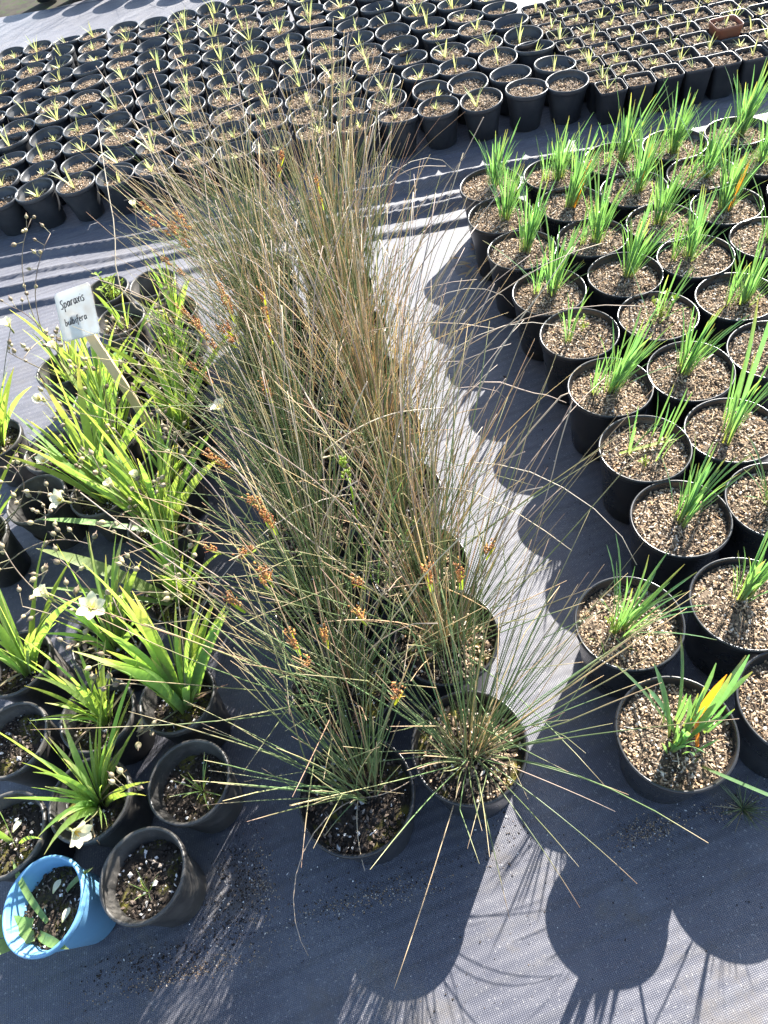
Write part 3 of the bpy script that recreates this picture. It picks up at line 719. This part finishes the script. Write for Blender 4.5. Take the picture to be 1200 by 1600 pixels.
for ci, r_, P in ((12, 0.0019, LONG_A), (12, 0.0020, LONG_B), (13, 0.0022, LONG_C), (9, 0.0020, LONG_D), (13, 0.0018, LONG_E), (11, 0.0018, LONG_F), (17, 0.0016, LONG_G), (5, 0.0017, LONG_H), (5, 0.0018, LONG_I)):
    t = RT[ci]; pts = [Vector((t.location.x, t.location.y, 0.165))] + [Vector(p) for p in P]; out = []
    ext = [pts[0] * 2 - pts[1]] + pts + [pts[-1] * 2 - pts[-2]]
    for i in range(1, len(ext) - 2):
        p0, p1, p2, p3 = ext[i - 1:i + 3]
        for q in (0, 0.25, 0.5, 0.75):
            out.append(0.5 * (2 * p1 + (p2 - p0) * q + (2 * p0 - 5 * p1 + 4 * p2 - p3) * q * q + (3 * p1 - p0 - 3 * p2 + p3) * q ** 3) - t.location)
    out.append(pts[-1] - t.location); n = len(out)
    mb = MB(); tube(mb, out, [r_ * (1 - 0.6 * i / n) for i in range(n)], 6, 0, [0.2 + 0.5 * i / n for i in range(n)], R.random())
    obj('dead_stem', mb.mesh('dead_stem', [M['straw']]), t)

# green grass weed with a spike among the rushes
mb = MB(); gs = thing('grass_plant', 'bright green grass spike growing up among the rushes', 'grass plant', (-0.065, 0.80, 0.0))
for k, (a, L, tl) in enumerate(((0.2, 0.42, 6), (1.4, 0.30, 24), (-0.6, 0.33, 30), (2.8, 0.28, 16), (0.0, 0.36, 12))):
    me = strap_leaf('blade', L, 0.0034, rad(tl), rad(25), M['bulb'], 0.05, 0.1, 0, 7, 0.3, seed=700 + k); obj('blade', me, gs, (0, 0, 0.05), (0, 0, a))
pts, _ = leaf_path(0.46, 0.03, 0.05, 8, 0); tube(mb, pts, [0.0014] * 9, 5); RR = random.Random(4)
for k in range(26):
    q = RR.random(); chip(mb, RR, Vector((pts[-1].x + RR.gauss(0, 0.004), RR.gauss(0, 0.004), 0.46 + 0.06 * q)), (0.003, 0.003, 0.005), 0, RR.random())
obj('spike', mb.mesh('spike', [M['weed']]), gs, (0, 0, 0.05))

# ------------------------------------------------------------------ left block: weathered pots with sword-leaved plants
def petal_mesh():
    mb = MB(); pts = []
    for i in range(7):
        q = i / 6; pts.append(Vector((0.022 * q ** 1.3, 0, 0.026 * q - 0.006 * q ** 3)))
    ribbon(mb, pts, [0.0012, 0.003, 0.0052, 0.0068, 0.0072, 0.0055, 0.001], [Vector((0, 1, 0))] * 7, 0.22, 0, [0.9, 0.5, 0.2, 0, 0, 0, 0], 0.3)
    return mb.mesh('petal', [M['petal']])
PETAL = petal_mesh()
mb = MB()
for k in range(3):
    pts, _ = leaf_path(0.016, 0.12, 0.2, 3, k * 2.1); tube(mb, pts, [0.0006, 0.0006, 0.0011, 0.0009], 4)
STAMEN = mb.mesh('stamen', [M['stamen']])

def stalk_to(t, a, h, r=0.0014, bow=0.12, name='flower_stem', mat='stalk', dry=0.3, seed=0):
    Rn = random.Random(seed); mid = (a + h) / 2 + Vector((Rn.gauss(0, bow), Rn.gauss(0, bow), bow * 0.6)) * (h - a).length
    pts = [a * (1 - q) ** 2 + mid * 2 * q * (1 - q) + h * q * q for q in [i / 10 for i in range(11)]]
    mb = MB(); tube(mb, pts, [r * (1 - 0.4 * i / 10) for i in range(11)], 5, 0, [dry] * 11, Rn.random())
    return obj(name, mb.mesh(name, [M[mat]]), t), (pts[-1] - pts[-2]).normalized()

def flower(t, a, wp, face, size=1.0, openness=1.0, seed=0, label=None):
    """flower at the world point wp, opening towards face"""
    h = Vector(wp) - t.location
    st, dd = stalk_to(t, Vector(a), h, 0.0013, 0.08, seed=seed)
    c = bpy.data.objects.new('flower', STAMEN); COL.objects.link(c); c.parent = t; c.location = h
    c.rotation_euler = Vector(face).to_track_quat('Z', 'X').to_euler(); c.scale = (size * 1.15,) * 3
    if label: c['label'] = label
    for k in range(6):
        p = obj('petal', PETAL, c, (0, 0, 0), (0, 0, k * math.pi / 3 + 0.1 * (k % 2))); p.scale = (openness * (1 if k % 2 else 0.9), 1, 1.0 + (1 - openness) * 0.3)
    mbc = MB(); pts, _ = leaf_path(0.016, 0, 0, 3); tube(mbc, [q - Vector((0, 0, 0.014)) for q in pts], [0.0016, 0.0026, 0.0022, 0.0013], 6, 0, [0, 0, 0, 0.2]); obj('calyx', mbc.mesh('calyx', [M['stalk']]), c)

def seed_stalk(t, a, tip, seed, n=6, bow=0.25):
    """bending stalk with round dry capsules along its upper part"""
    Rn = random.Random(seed); a = Vector(a); h = Vector(tip) - t.location
    side = Vector((Rn.gauss(0, bow), Rn.gauss(0, bow), bow * 0.7)) * (h - a).length; mid = (a + h) / 2 + side
    pts = [a * (1 - q) ** 2 + mid * 2 * q * (1 - q) + h * q * q for q in [i / 12 for i in range(13)]]
    mb = MB(); tube(mb, pts, [0.0017 * (1 - 0.4 * i / 12) for i in range(13)], 5, 0, [min(1, 0.4 + i / 14) for i in range(13)], Rn.random())
    st = obj('seed_stalk', mb.mesh('seed_stalk', [M['stalk']]), t)
    for k in range(n):
        i = 12 - k if k < 3 else Rn.randint(5, 11); p = pts[i]; d = Vector((Rn.uniform(-1, 1), Rn.uniform(-1, 1), Rn.uniform(0.1, 1))).normalized() * Rn.uniform(0.012, 0.03)
        mb = MB(); tube(mb, [p, p + d * 0.6, p + d], [0.0007, 0.0007, 0.0009], 4, 1, [0.6] * 3)
        e = p + d; dn = d.normalized(); s = Rn.uniform(1.1, 1.6)
        tube(mb, [e, e + dn * 0.0018 * s, e + dn * 0.0045 * s, e + dn * 0.0075 * s, e + dn * 0.009 * s, e + dn * 0.013 * s], [0.0012 * s, 0.0032 * s, 0.0040 * s, 0.0030 * s, 0.0010 * s, 0.0003], 7, 0, [0.1, 0.1, 0.3, 0.5, 0.9, 1], Rn.random())
        obj('seed_capsule', mb.mesh('seed_capsule', [M['capsule'], M['stalk']]), st)

LEFT = {  # key: x, y, leaves, size, lean(x,y), spread, soil index, label
 'blue': (-0.715, 0.372, 0, 1.0, (0, 0), 1, 1, 'bright blue plastic pot with a collapsed leaf, at the block front'),
 'tan': (-0.556, 0.366, 0, 1.0, (0, 0), 1, 2, 'weathered grey-brown pot with pale pebbles and moss, beside the blue pot'),
 'herb': (-0.474, 0.510, 0, 1.0, (0, 0), 1, 0, 'weathered black pot holding one tiny fine-leaved herb in dark soil'),
 'yellowed': (-0.826, 0.852, 7, 1.0, (0.05, 0.1), 0.7, 1, 'pot of yellowing sword leaves with dry straw, in the fourth row'),
 'empty': (-0.826, 0.688, 0, 1.0, (0, 0), 1, 3, 'weathered pot of bare dark soil in front of the yellowing sword leaves'),
 'fan': (-0.650, 0.692, 9, 0.85, (-0.3, 0.15), 0.8, 1, 'pot with a bright short fan of green leaves leaning left'),
 'tall': (-0.485, 0.668, 13, 1.22, (-0.06, 0.02), 0.5, 0, 'pot of tall green sword leaves with hanging seed pods, before the rushes'),
 'bloom': (-0.642, 0.857, 9, 1.0, (-0.12, 0.1), 0.9, 2, 'pot of sword leaves carrying the fully open white flower'),
 'wide': (-0.658, 0.527, 16, 0.78, (-0.05, 0.05), 1.0, 1, 'pot of crowded green leaves with a white flower drooping over the blue pot'),
 'moss': (-0.818, 0.500, 3, 0.7, (0.25, 0.1), 1.0, 3, 'mossy soil pot with a fallen white petal, left of the blue pot'),
 'broad': (-0.485, 0.930, 8, 1.1, (0.0, 0.1), 0.7, 1, 'pot with one very broad leaf stretching to the left'),
 'bushy': (-0.519, 1.128, 12, 1.15, (-0.2, 0.1), 1.0, 0, 'pot of long lit leaves with cream flowers, in the middle of the sword-leaf block'),
 'shell': (-0.813, 1.482, 0, 1.0, (0, 0), 1, 1, 'weathered pot of bare bark by the mat at the block side'),
 'hollow': (-0.832, 1.322, 0, 0.7, (0.1, 0.1), 1, 3, 'deep empty-looking pot with one streaky lit rim'),
 'pair': (-0.672, 1.290, 9, 1.15, (-0.22, 0.15), 0.9, 1, 'pot of two long arching pale leaves beside the deep empty-looking pot'),
 'stake': (-0.500, 1.297, 6, 0.7, (0.1, 0.05), 1.0, 0, 'pot in which the wooden sign stake is planted'),
 'mid': (-0.650, 1.47, 9, 1.05, (-0.1, 0.15), 0.9, 2, 'pot of upright leaves left of the sign stake'),
 'deep': (-0.806, 1.815, 5, 0.85, (-0.2, 0.05), 1.0, 1, 'deep pot with sparse leaves under the sign, by the bare mat'),
 'bright': (-0.690, 1.640, 11, 0.95, (-0.12, 0.15), 0.8, 0, 'pot of bright upright blades just below the plastic sign'),
 'cress': (-0.630, 1.818, 1, 0.7, (0.1, 0.1), 1, 3, 'pot of mossy soil with a round-leaved weed, right of the sign'),
 'blade': (-0.628, 1.985, 4, 0.62, (-0.06, 0.05), 0.6, 1, 'pot with a small fan of blue-green blades, right of the sign top'),
 'spurge': (-0.680, 2.170, 2, 0.6, (0, 0), 1, 1, 'rear pot with a yellow-green leafy spurge weed'),
 'void': (-0.525, 2.138, 0, 0.7, (0.1, 0.0), 0.5, 3, 'rear pot of dark bare soil in the back corner near the rushes'),
 'slim': (-0.464, 1.955, 7, 0.8, (0.0, 0.15), 0.6, 0, 'pot of narrow upright leaves touching the rushes, second row from the back'),
 'sprig': (-0.472, 1.792, 6, 0.72, (-0.05, 0.12), 0.7, 1, 'pot of short leaves beside the rushes, third row from the back'),
 'low': (-0.475, 1.628, 7, 0.85, (-0.15, 0.1), 0.9, 2, 'pot of low leaning leaves beside the rushes, fourth row from the back'),
 'spiky': (-0.460, 1.462, 8, 0.85, (-0.15, 0.15), 0.9, 1, 'pot of spiky leaves behind the sign stake pot'),
 'edge': (-0.588, 0.080, 0, 1.0, (0, 0), 1, 0, 'weathered pot whose rim just shows at the picture bottom'),
 'outer': (-0.985, 1.60, 8, 1.0, (0.1, 0.1), 0.9, 1, 'pot of long leaves at the picture edge with a cream flower'),
 'outer2': (-0.985, 1.25, 6, 1.0, (0.15, 0.1), 0.9, 0, 'pot at the picture edge carrying long curved seed stalks'),
 'outer3': (-0.99, 1.02, 8, 1.0, (0.15, 0.1), 0.9, 0, 'pot of long leaves at the picture edge beside yellowing sword leaves'),
}
R = random.Random(77)
LT = {}
for key, (x, y, nl, size, lean, spread, si, lab) in LEFT.items():
    t = thing('potted_flower', lab, 'potted plant', (x, y, 0.0), 0.0, 'plants in the sword-leaf block'); LT[key] = t
    t.rotation_euler = (R.gauss(0, 0.02), R.gauss(0, 0.02), 0)
    if key == 'blue': t.rotation_euler = (0.05, -0.12, 0)
    obj('pot', ME_BLUE if key == 'blue' else ME_LEFT, t, (0, 0, 0), (0, 0, R.uniform(0, 6)), (R.uniform(0.98, 1.0), R.uniform(0.98, 1.0), R.uniform(0.97, 1.05)))
    lv = LF_H - {'herb': 0.045, 'tan': 0.038, 'blue': 0.04, 'hollow': 0.09, 'void': 0.08, 'deep': 0.07, 'spurge': 0.06}.get(key, R.choice((0.025, 0.032, 0.04)))
    t['lv'] = lv; del t['lv']
    obj('soil', SO_LEFT[si], t, (0, 0, lv), (0, 0, R.uniform(0, 6)), kind='stuff')
    fan_az = R.uniform(0, 3.14)
    lean = (0.25 + 0.35 * lean[0], 0.10 + 0.5 * lean[1])       # grown towards the sun
    for k in range(nl if nl < 4 else nl * 2 if key == 'blade' else int(nl * 4.2)):
        q = R.random() * spread * 0.75; idx = min(13, int(q * 13.99)); az = fan_az + R.choice((0, math.pi)) + R.gauss(0, 0.8)
        o = obj('leaf', SWORD[idx], t, (0.018 * math.cos(az) * R.random(), 0.018 * math.sin(az) * R.random(), lv - 0.004), (0, 0, 0), size * R.uniform(0.45, 1.2))
        o.rotation_mode = 'QUATERNION'
        o.rotation_quaternion = Matrix.Rotation(lean[0], 3, 'Y').to_quaternion() @ Matrix.Rotation(-lean[1], 3, 'X').to_quaternion() @ Matrix.Rotation(az, 3, 'Z').to_quaternion()
    if nl > 4:
        for k in range(R.randint(3, 5)): obj('dry_leaf', R.choice(HUSK), t, (0, 0, lv), (0, 0, R.uniform(0, 6.3)), R.uniform(0.6, 1.0))
LZ = 0.12
# broad leaf reaching left, and the long pale pair
obj('leaf', SWORD_BROAD, LT['broad'], (-0.02, 0, LZ), (0, 0, 2.75), 1.05)
obj('leaf', strap_leaf('leaf', 0.27, 0.007, rad(50), rad(22), M['sword'], 0.1, 0.3, 0, 8, 0.1), LT['broad'], (-0.02, -0.01, LZ), (0, 0, 3.0), 1.0)
for a, tl in ((2.2, 26), (1.9, 18), (3.0, 58)):
    obj('leaf', strap_leaf('leaf', 0.27, 0.0085, rad(tl), rad(18), M['sword'], 0.1, 0.3, 0, 8, 0.1, seed=int(a * 10)), LT['bushy'], (-0.02, 0.01, LZ), (0, 0, a), 1.0)
# collapsed leaf and folded flower in the blue pot
for (px, py, a, L, w) in ((-0.045, -0.02, 2.9, 0.10, 0.017), (-0.04, -0.035, 3.3, 0.13, 0.012), (-0.03, -0.035, -0.5, 0.09, 0.008), (-0.015, -0.02, 2.0, 0.13, 0.006), (0.02, 0.02, 0.3, 0.07, 0.005)):
    obj('leaf', strap_leaf('leaf', L, w, rad(58), rad(38), M['sword'], 0.1, 0.3, 0, 7, 0.3, seed=int(a * 9)), LT['blue'], (px, py, 0.118), (0, 0, a), 1.0)
# tiny herb and blades
for k in range(12): obj('leaf', FINE[k % 6], LT['herb'], (0.012, -0.01, 0.108), (0, 0, k * 2.4), 0.7 + 0.05 * (k % 4))
for k in range(6): obj('leaf', FINE[k % 6], LT['tan'], (-0.005, -0.02, 0.115), (0, 0, 1.2 + k * 1.4), 0.55)
obj('weed', WEED[2], LT['spurge'], (0.0, 0.01, 0.095), (0, 0, 0.4), 1.15); obj('weed', WEED[2], LT['spurge'], (0.03, 0.0, 0.095), (0, 0, 2.4), 1.0)
mb = MB(); RR = random.Random(9)
for k in range(4):
    a = 0.5 + k * 1.5; pts, _ = leaf_path(0.035, rad(40), 0.8, 5, a); ribbon(mb, pts, [0.001, 0.002, 0.008, 0.0105, 0.008, 0.001], [Vector((-math.sin(a), math.cos(a), 0))] * 6, 0.1, 0, [0.6 if k == 2 else 0] * 6, RR.random())
obj('weed', mb.mesh('weed', [M['sword']]), LT['cress'], (-0.01, 0.0, 0.125), (0, 0, 0), 1.1)
# flowers
TOCAM = Vector((0.35, -0.55, 0.75))
flower(LT['bloom'], (0, 0, LZ), (-0.597, 0.828, 0.33), (0.35, -0.3, 0.85), 1.15, 1.0, 1, 'wide open white flower')
flower(LT['wide'], (0, 0, LZ), (-0.628, 0.440, 0.27), (0.75, -0.5, 0.2), 1.05, 0.9, 2, 'white flower drooping forward')
flower(LT['bushy'], (0, 0, LZ), (-0.655, 1.104, 0.33), (-0.4, -0.2, 0.8), 1.0, 1.0, 3, 'cream flower in side view')
flower(LT['bloom'], (0, 0, LZ), (-0.665, 0.856, 0.36), (-0.3, 0.2, 0.9), 1.0, 0.6, 4)
flower(LT['void'], (0, 0, 0.09), (-0.490, 2.218, 0.36), (0.1, 0.0, 1.0), 0.9, 0.55, 5, 'half closed cream flower at the rush edge')
flower(LT['spiky'], (0, 0, LZ), (-0.258, 1.134, 0.42), (-0.2, 0.1, 0.9), 1.0, 0.8, 6, 'pale flower lying among the rushes')
flower(LT['outer'], (0, 0, LZ), (-0.816, 1.732, 0.38), (0.0, 0.1, 1.0), 1.0, 0.75, 7)
flower(LT['bushy'], (0, 0, LZ), (-0.499, 1.118, 0.32), (0.0, 0.3, 0.9), 0.9, 0.45, 8)
flower(LT['bushy'], (0, 0, LZ), (-0.545, 1.105, 0.33), (-0.3, 0.1, 0.9), 0.9, 0.5, 9)
# dry seed stalks
for key, tip, sd_, n in (('outer2', (-0.72, 1.10, 0.30), 1, 7), ('outer2', (-0.80, 1.28, 0.34), 2, 6), ('outer3', (-0.60, 1.00, 0.28), 3, 8), ('yellowed', (-0.68, 0.95, 0.30), 4, 6),
                         ('tall', (-0.545, 0.585, 0.20), 5, 6), ('tall', (-0.42, 0.86, 0.33), 6, 5), ('mid', (-0.66, 1.33, 0.36), 7, 7), ('deep', (-0.80, 1.63, 0.34), 8, 7), ('deep', (-0.72, 1.98, 0.52), 9, 7),
                         ('deep', (-0.70, 2.00, 0.46), 10, 6), ('bright', (-0.62, 1.50, 0.36), 11, 6), ('pair', (-0.60, 1.22, 0.34), 12, 7), ('bushy', (-0.56, 1.00, 0.32), 13, 7), ('bushy', (-0.45, 1.05, 0.36), 14, 5),
                         ('wide', (-0.54, 0.50, 0.24), 15, 4), ('spiky', (-0.36, 1.10, 0.36), 16, 6), ('broad', (-0.34, 0.90, 0.34), 17, 5), ('stake', (-0.40, 1.18, 0.34), 18, 5), ('shell', (-0.90, 1.35, 0.30), 19, 6)):
    seed_stalk(LT[key], (0, 0, LZ), tip, sd_, n)
for i in range(34):                                            # more thin stalks, some with closed buds
    key = R.choice(('tall', 'bushy', 'mid', 'bright', 'bloom', 'fan', 'pair', 'spiky', 'low', 'deep', 'outer2', 'outer3'))
    t = LT[key]; seed_stalk(t, (R.uniform(-0.02, 0.02), R.uniform(-0.02, 0.02), LZ), (t.location.x + R.gauss(-0.02, 0.07), t.location.y + R.gauss(0.02, 0.07), R.uniform(0.26, 0.40)), 50 + i, R.choice((3, 4, 5)), 0.15)
for key, wp, o_ in (('mid', (-0.72, 1.42, 0.36), 0.5), ('pair', (-0.73, 1.27, 0.30), 0.8), ('yellowed', (-0.78, 0.86, 0.33), 0.6), ('bright', (-0.70, 1.58, 0.37), 0.45)):
    flower(LT[key], (0, 0, LZ), wp, (R.gauss(0, 0.4), R.gauss(0, 0.4), 0.9), 0.95, o_, int(wp[1] * 100))
# fallen petals on the soil
for key, px, py in (('moss', 0.0, 0.01), ('blue', 0.0, 0.02), ('blue', 0.02, -0.03)):
    o = obj('fallen_petal', PETAL, LT[key], (px, py, 0.128), (0.2, 0.9, 1.2), 0.8)

# ------------------------------------------------------------------ the hand-written sign
TL, TR, BL, BR = Vector((-0.565, 1.461, 0.590)), Vector((-0.480, 1.457, 0.600)), Vector((-0.5935, 1.430, 0.490)), Vector((-0.5011, 1.413, 0.500))
sg = thing('plant_sign', 'milky plastic plant sign with black handwriting on a wooden stake', 'plant sign', (-0.500, 1.40, 0.11))
o0 = sg.location
nrm = (TR - TL).cross(TL - BL).normalized()
if nrm.z < 0 and nrm.y > 0: nrm = -nrm
if nrm.dot(Vector((0, 0, CAM_H)) - TL) < 0: nrm = -nrm
def tagp(u, v, lift=0.0):
    a = BL.lerp(BR, u); b_ = TL.lerp(TR, u); e = 0.0045 * (max(0, (u - 0.86) / 0.14) ** 2 + max(0, (v - 0.88) / 0.12) ** 2 + max(0, (0.1 - u) / 0.1) ** 2 * 0.7)
    return a.lerp(b_, v) + nrm * (lift + e) - o0
def rc(u, v, r=0.09):                                        # rounded corner: pull the grid's corner in
    cu, cv = min(max(u, r), 1 - r), min(max(v, r), 1 - r); d = math.hypot(u - cu, v - cv)
    if d > 1e-9 and u != cu and v != cv:
        k = max(abs(u - cu), abs(v - cv)) / d; return cu + (u - cu) * k, cv + (v - cv) * k
    return u, v
mb = MB(); G = 24; V = []
for j in range(G + 1):
    for i in range(G + 1): V.append(tagp(*rc(i / G, j / G)))
top = len(V)
for j in range(G + 1):
    for i in range(G + 1): V.append(tagp(*rc(i / G, j / G), -0.0011))
F = []
for j in range(G):
    for i in range(G):
        a = j * (G + 1) + i; q = (a, a + 1, a + G + 2, a + G + 1); F.append(q); F.append(tuple(top + z for z in reversed(q)))
for i in range(G):
    for a, b_ in ((i, i + 1), (G * (G + 1) + i + 1, G * (G + 1) + i), ((i + 1) * (G + 1), i * (G + 1)), (i * (G + 1) + G, (i + 1) * (G + 1) + G)): F.append((b_, a, a + top, b_ + top))
mb.add(V, F)
plate = obj('tag_plate', mb.mesh('tag_plate', [M['tag']]), sg)
# letters as pen strokes: (advance, strokes) on a unit x height
GL = {
 'S': (0.62, [[(0.55, 1.45), (0.35, 1.6), (0.12, 1.4), (0.15, 1.05), (0.42, 0.7), (0.5, 0.3), (0.3, -0.05), (0.02, 0.1)]]),
 'p': (0.66, [[(0.1, 1.0), (0.12, -0.75)], [(0.12, 0.8), (0.36, 1.0), (0.52, 0.7), (0.45, 0.15), (0.14, 0.1)]]),
 'a': (0.68, [[(0.5, 0.9), (0.2, 0.95), (0.06, 0.45), (0.2, 0.02), (0.45, 0.3), (0.52, 0.95), (0.55, 0.05)]]),
 'r': (0.55, [[(0.1, 1.0), (0.12, 0.0)], [(0.12, 0.65), (0.28, 0.98), (0.46, 0.9)]]),
 'x': (0.58, [[(0.05, 1.0), (0.48, 0.0)], [(0.5, 1.02), (0.02, -0.02)]]),
 'i': (0.32, [[(0.14, 0.95), (0.16, 0.0)], [(0.14, 1.3), (0.16, 1.38)]]),
 's': (0.52, [[(0.42, 0.92), (0.2, 1.02), (0.08, 0.75), (0.36, 0.4), (0.38, 0.1), (0.16, -0.04), (0.02, 0.1)]]),
 'b': (0.64, [[(0.1, 1.7), (0.1, 0.0)], [(0.1, 0.7), (0.34, 0.9), (0.5, 0.5), (0.36, 0.02), (0.1, 0.05)]]),
 'u': (0.62, [[(0.06, 0.95), (0.1, 0.15), (0.3, 0.0), (0.48, 0.3), (0.5, 0.95), (0.52, 0.0)]]),
 'l': (0.30, [[(0.12, 1.65), (0.14, 0.0)]]),
 'f': (0.50, [[(0.46, 1.6), (0.28, 1.7), (0.2, 1.3), (0.2, -0.6)], [(0.02, 0.85), (0.42, 0.95)]]),
 'e': (0.56, [[(0.06, 0.5), (0.44, 0.6), (0.34, 0.98), (0.1, 0.8), (0.06, 0.3), (0.22, 0.0), (0.46, 0.15)]]),
}
mb = MB(); RR = random.Random(6)
def write(word, u0, v0, sx, sy, slope, hw):
    u = u0
    for ch in word:
        adv, strokes = GL[ch]
        for st in strokes:
            P = [(u + px * sx, v0 + py * sy + slope * (u - u0 + px * sx)) for px, py in st]
            dense = []
            for i in range(len(P) - 1):
                for q in range(3): dense.append((P[i][0] + (P[i + 1][0] - P[i][0]) * q / 3, P[i][1] + (P[i + 1][1] - P[i][1]) * q / 3))
            dense.append(P[-1])
            pts = [tagp(a, b_, 0.0006) for a, b_ in dense]; wd = []
            for i in range(len(pts)):
                tt = (pts[min(i + 1, len(pts) - 1)] - pts[max(i - 1, 0)]).normalized(); wd.append(tt.cross(nrm).normalized())
            ribbon(mb, pts, [hw * RR.uniform(0.75, 1.2) for _ in pts], wd, 0.0)
        u += adv * sx
write('Sparaxis', 0.10, 0.66, 0.145, 0.105, 0.06, 0.0011)
write('bulbifera', 0.13, 0.31, 0.125, 0.085, 0.05, 0.00095)
obj('lettering', mb.mesh('lettering', [M['ink']]), plate)
# stake: a planed pine batten, leaning, with a sawn top behind the tag
s0 = Vector((-0.505, 1.400, 0.060)) - o0; s1 = (BL.lerp(BR, 0.42) + TL.lerp(TR, 0.42)) / 2 - nrm * 0.0075 - o0
d = (s1 - s0).normalized(); wv = (TR - TL); wv = (wv - d * wv.dot(d)).normalized(); tv = d.cross(wv)
mb = MB(); V = []
for p, k in ((s0, 0.35), (s0 + d * 0.05, 1.0), (s1 * 0.5 + s0 * 0.5, 1.0), (s1, 1.0)):
    for a, b_ in ((-1, -1), (1, -1), (1, 1), (-1, 1)): V.append(p + wv * (a * 0.0105 * k) + tv * (b_ * 0.0048 * k))
F = [(0, 3, 2, 1), (12, 13, 14, 15)]
for s in range(3):
    for k in range(4): F.append((s * 4 + k, s * 4 + (k + 1) % 4, s * 4 + 4 + (k + 1) % 4, s * 4 + 4 + k))
mb.add(V, F); obj('stake', mb.mesh('stake', [M['wood']], False), sg)

# ------------------------------------------------------------------ weeds and spilt soil on the mat
gt = thing('grass_tuft', 'small grass tuft growing through the mat before the large bulb pots', 'grass tuft', (0.476, 0.255, 0.0))
mb = MB(); RR = random.Random(15)
for k in range(46):
    a = RR.uniform(0, 6.28); L = RR.uniform(0.03, 0.075); pts, _ = leaf_path(L, rad(RR.uniform(20, 80)), rad(15), 5, a)
    tube(mb, pts, [0.0008, 0.0008, 0.0007, 0.0006, 0.0005, 0.0002], 3, 0, [0.5 if k % 6 == 0 else 0.05] * 6, RR.random())
obj('blades', mb.mesh('blades', [M['rush']]), gt, kind='stuff')

mb = MB(); RR = random.Random(16)
for (cx, cy, rx, ry, n) in ((-0.44, 0.36, 0.045, 0.05, 650), (-0.47, 0.29, 0.05, 0.03, 260), (-0.60, 0.265, 0.10, 0.02, 420), (-0.30, 0.30, 0.07, 0.05, 90), (-0.13, 0.29, 0.12, 0.02, 120), (0.30, 0.26, 0.07, 0.02, 120), (0.05, 0.31, 0.08, 0.03, 90),
                            (0.10, 0.16, 0.28, 0.12, 60), (0.52, 0.27, 0.08, 0.03, 90), (0.44, 0.80, 0.03, 0.25, 60), (0.44, 1.3, 0.03, 0.3, 60), (-0.35, 0.9, 0.05, 0.4, 90)):
    for k in range(n):
        x, y = RR.gauss(cx, rx * 0.6), RR.gauss(cy, ry * 0.7); s = RR.uniform(0.0006, 0.0019) * (1.6 if RR.random() < 0.08 else 1)
        chip(mb, RR, Vector((x, y, fold_h(x, y) + s * 0.4)), (s * RR.choice((1, 1, 1.8)), s, s * 0.6), 0)
for k in range(900):
    x, y = RR.uniform(-0.75, 0.75), 0.30 - abs(RR.gauss(0, 0.16)); s = RR.uniform(0.0005, 0.0012)
    chip(mb, RR, Vector((x, y, fold_h(x, y) + s * 0.4)), (s, s, s * 0.6), 0)
mb2 = MB()
for (cx, cy, rx, ry, n) in ((0.30, 0.262, 0.045, 0.014, 420), (-0.40, 0.34, 0.02, 0.05, 420), (-0.54, 0.235, 0.11, 0.010, 520), (0.44, 0.262, 0.04, 0.012, 160), (-0.2, 0.272, 0.10, 0.012, 420), (0.50, 1.95, 0.03, 0.06, 150)):
    for k in range(n):
        x, y = RR.gauss(cx, rx * 0.7), RR.gauss(cy, ry * 0.8); s = RR.uniform(0.0006, 0.0016)
        chip(mb2, RR, Vector((x, y, fold_h(x, y) + s * 0.3)), (s * RR.choice((1, 1.6)), s, s * 0.5), 0)
g = obj('spilt_grit', mb2.mesh('spilt_grit', [M['tan_chips']], False)); g['kind'] = 'stuff'; g['label'] = 'pale sandy grit washed out beside the pots'
g = obj('soil_litter', mb.mesh('soil_litter', [M['dark_chips']], False)); g['kind'] = 'stuff'; g['label'] = 'spilt dark soil and grit on the weed mat'
mb = MB()
for k in range(26):
    a = RR.uniform(0, 6.28); p = Vector((RR.gauss(0.50, 0.03), RR.gauss(1.97, 0.05), 0.012)); L = RR.uniform(0.02, 0.05)
    pts, _ = leaf_path(L, rad(RR.uniform(70, 92)), 0.1, 4, a); ribbon(mb, [p + q for q in pts], [0.001, 0.004, 0.005, 0.003, 0.0004], [Vector((-math.sin(a), math.cos(a), 0))] * 5, 0.3, 0, [RR.random()] * 5, RR.random())
g = obj('leaf_litter', mb.mesh('leaf_litter', [M['husk']])); g['kind'] = 'stuff'; g['label'] = 'dry brown leaf litter against the rear left bulb pots'

# ------------------------------------------------------------------ the next block of pots past the far walkway
R = random.Random(91)
for k in range(9):
    x = -1.30 + 0.21 * k; y = 6.16 - 0.10 * k + R.gauss(0, 0.01)
    t = thing('rush_clump', 'rush clump in the far block beyond the back walkway, number %s from its left' % ORD[k + 1], 'potted rush', (x, y, 0.0), 0.0, 'far rushes')
    obj('pot', ME_RUSH, t); obj('soil', SO_RUSH[k % 4], t, (0, 0, 0.165), kind='stuff')
    obj('stems', rush_stems(800 + k, 22, (-0.12, 0.0), 0.2, 0.25, 0.42, 1.5, 3), t, (0, 0, 0.165), kind='stuff')
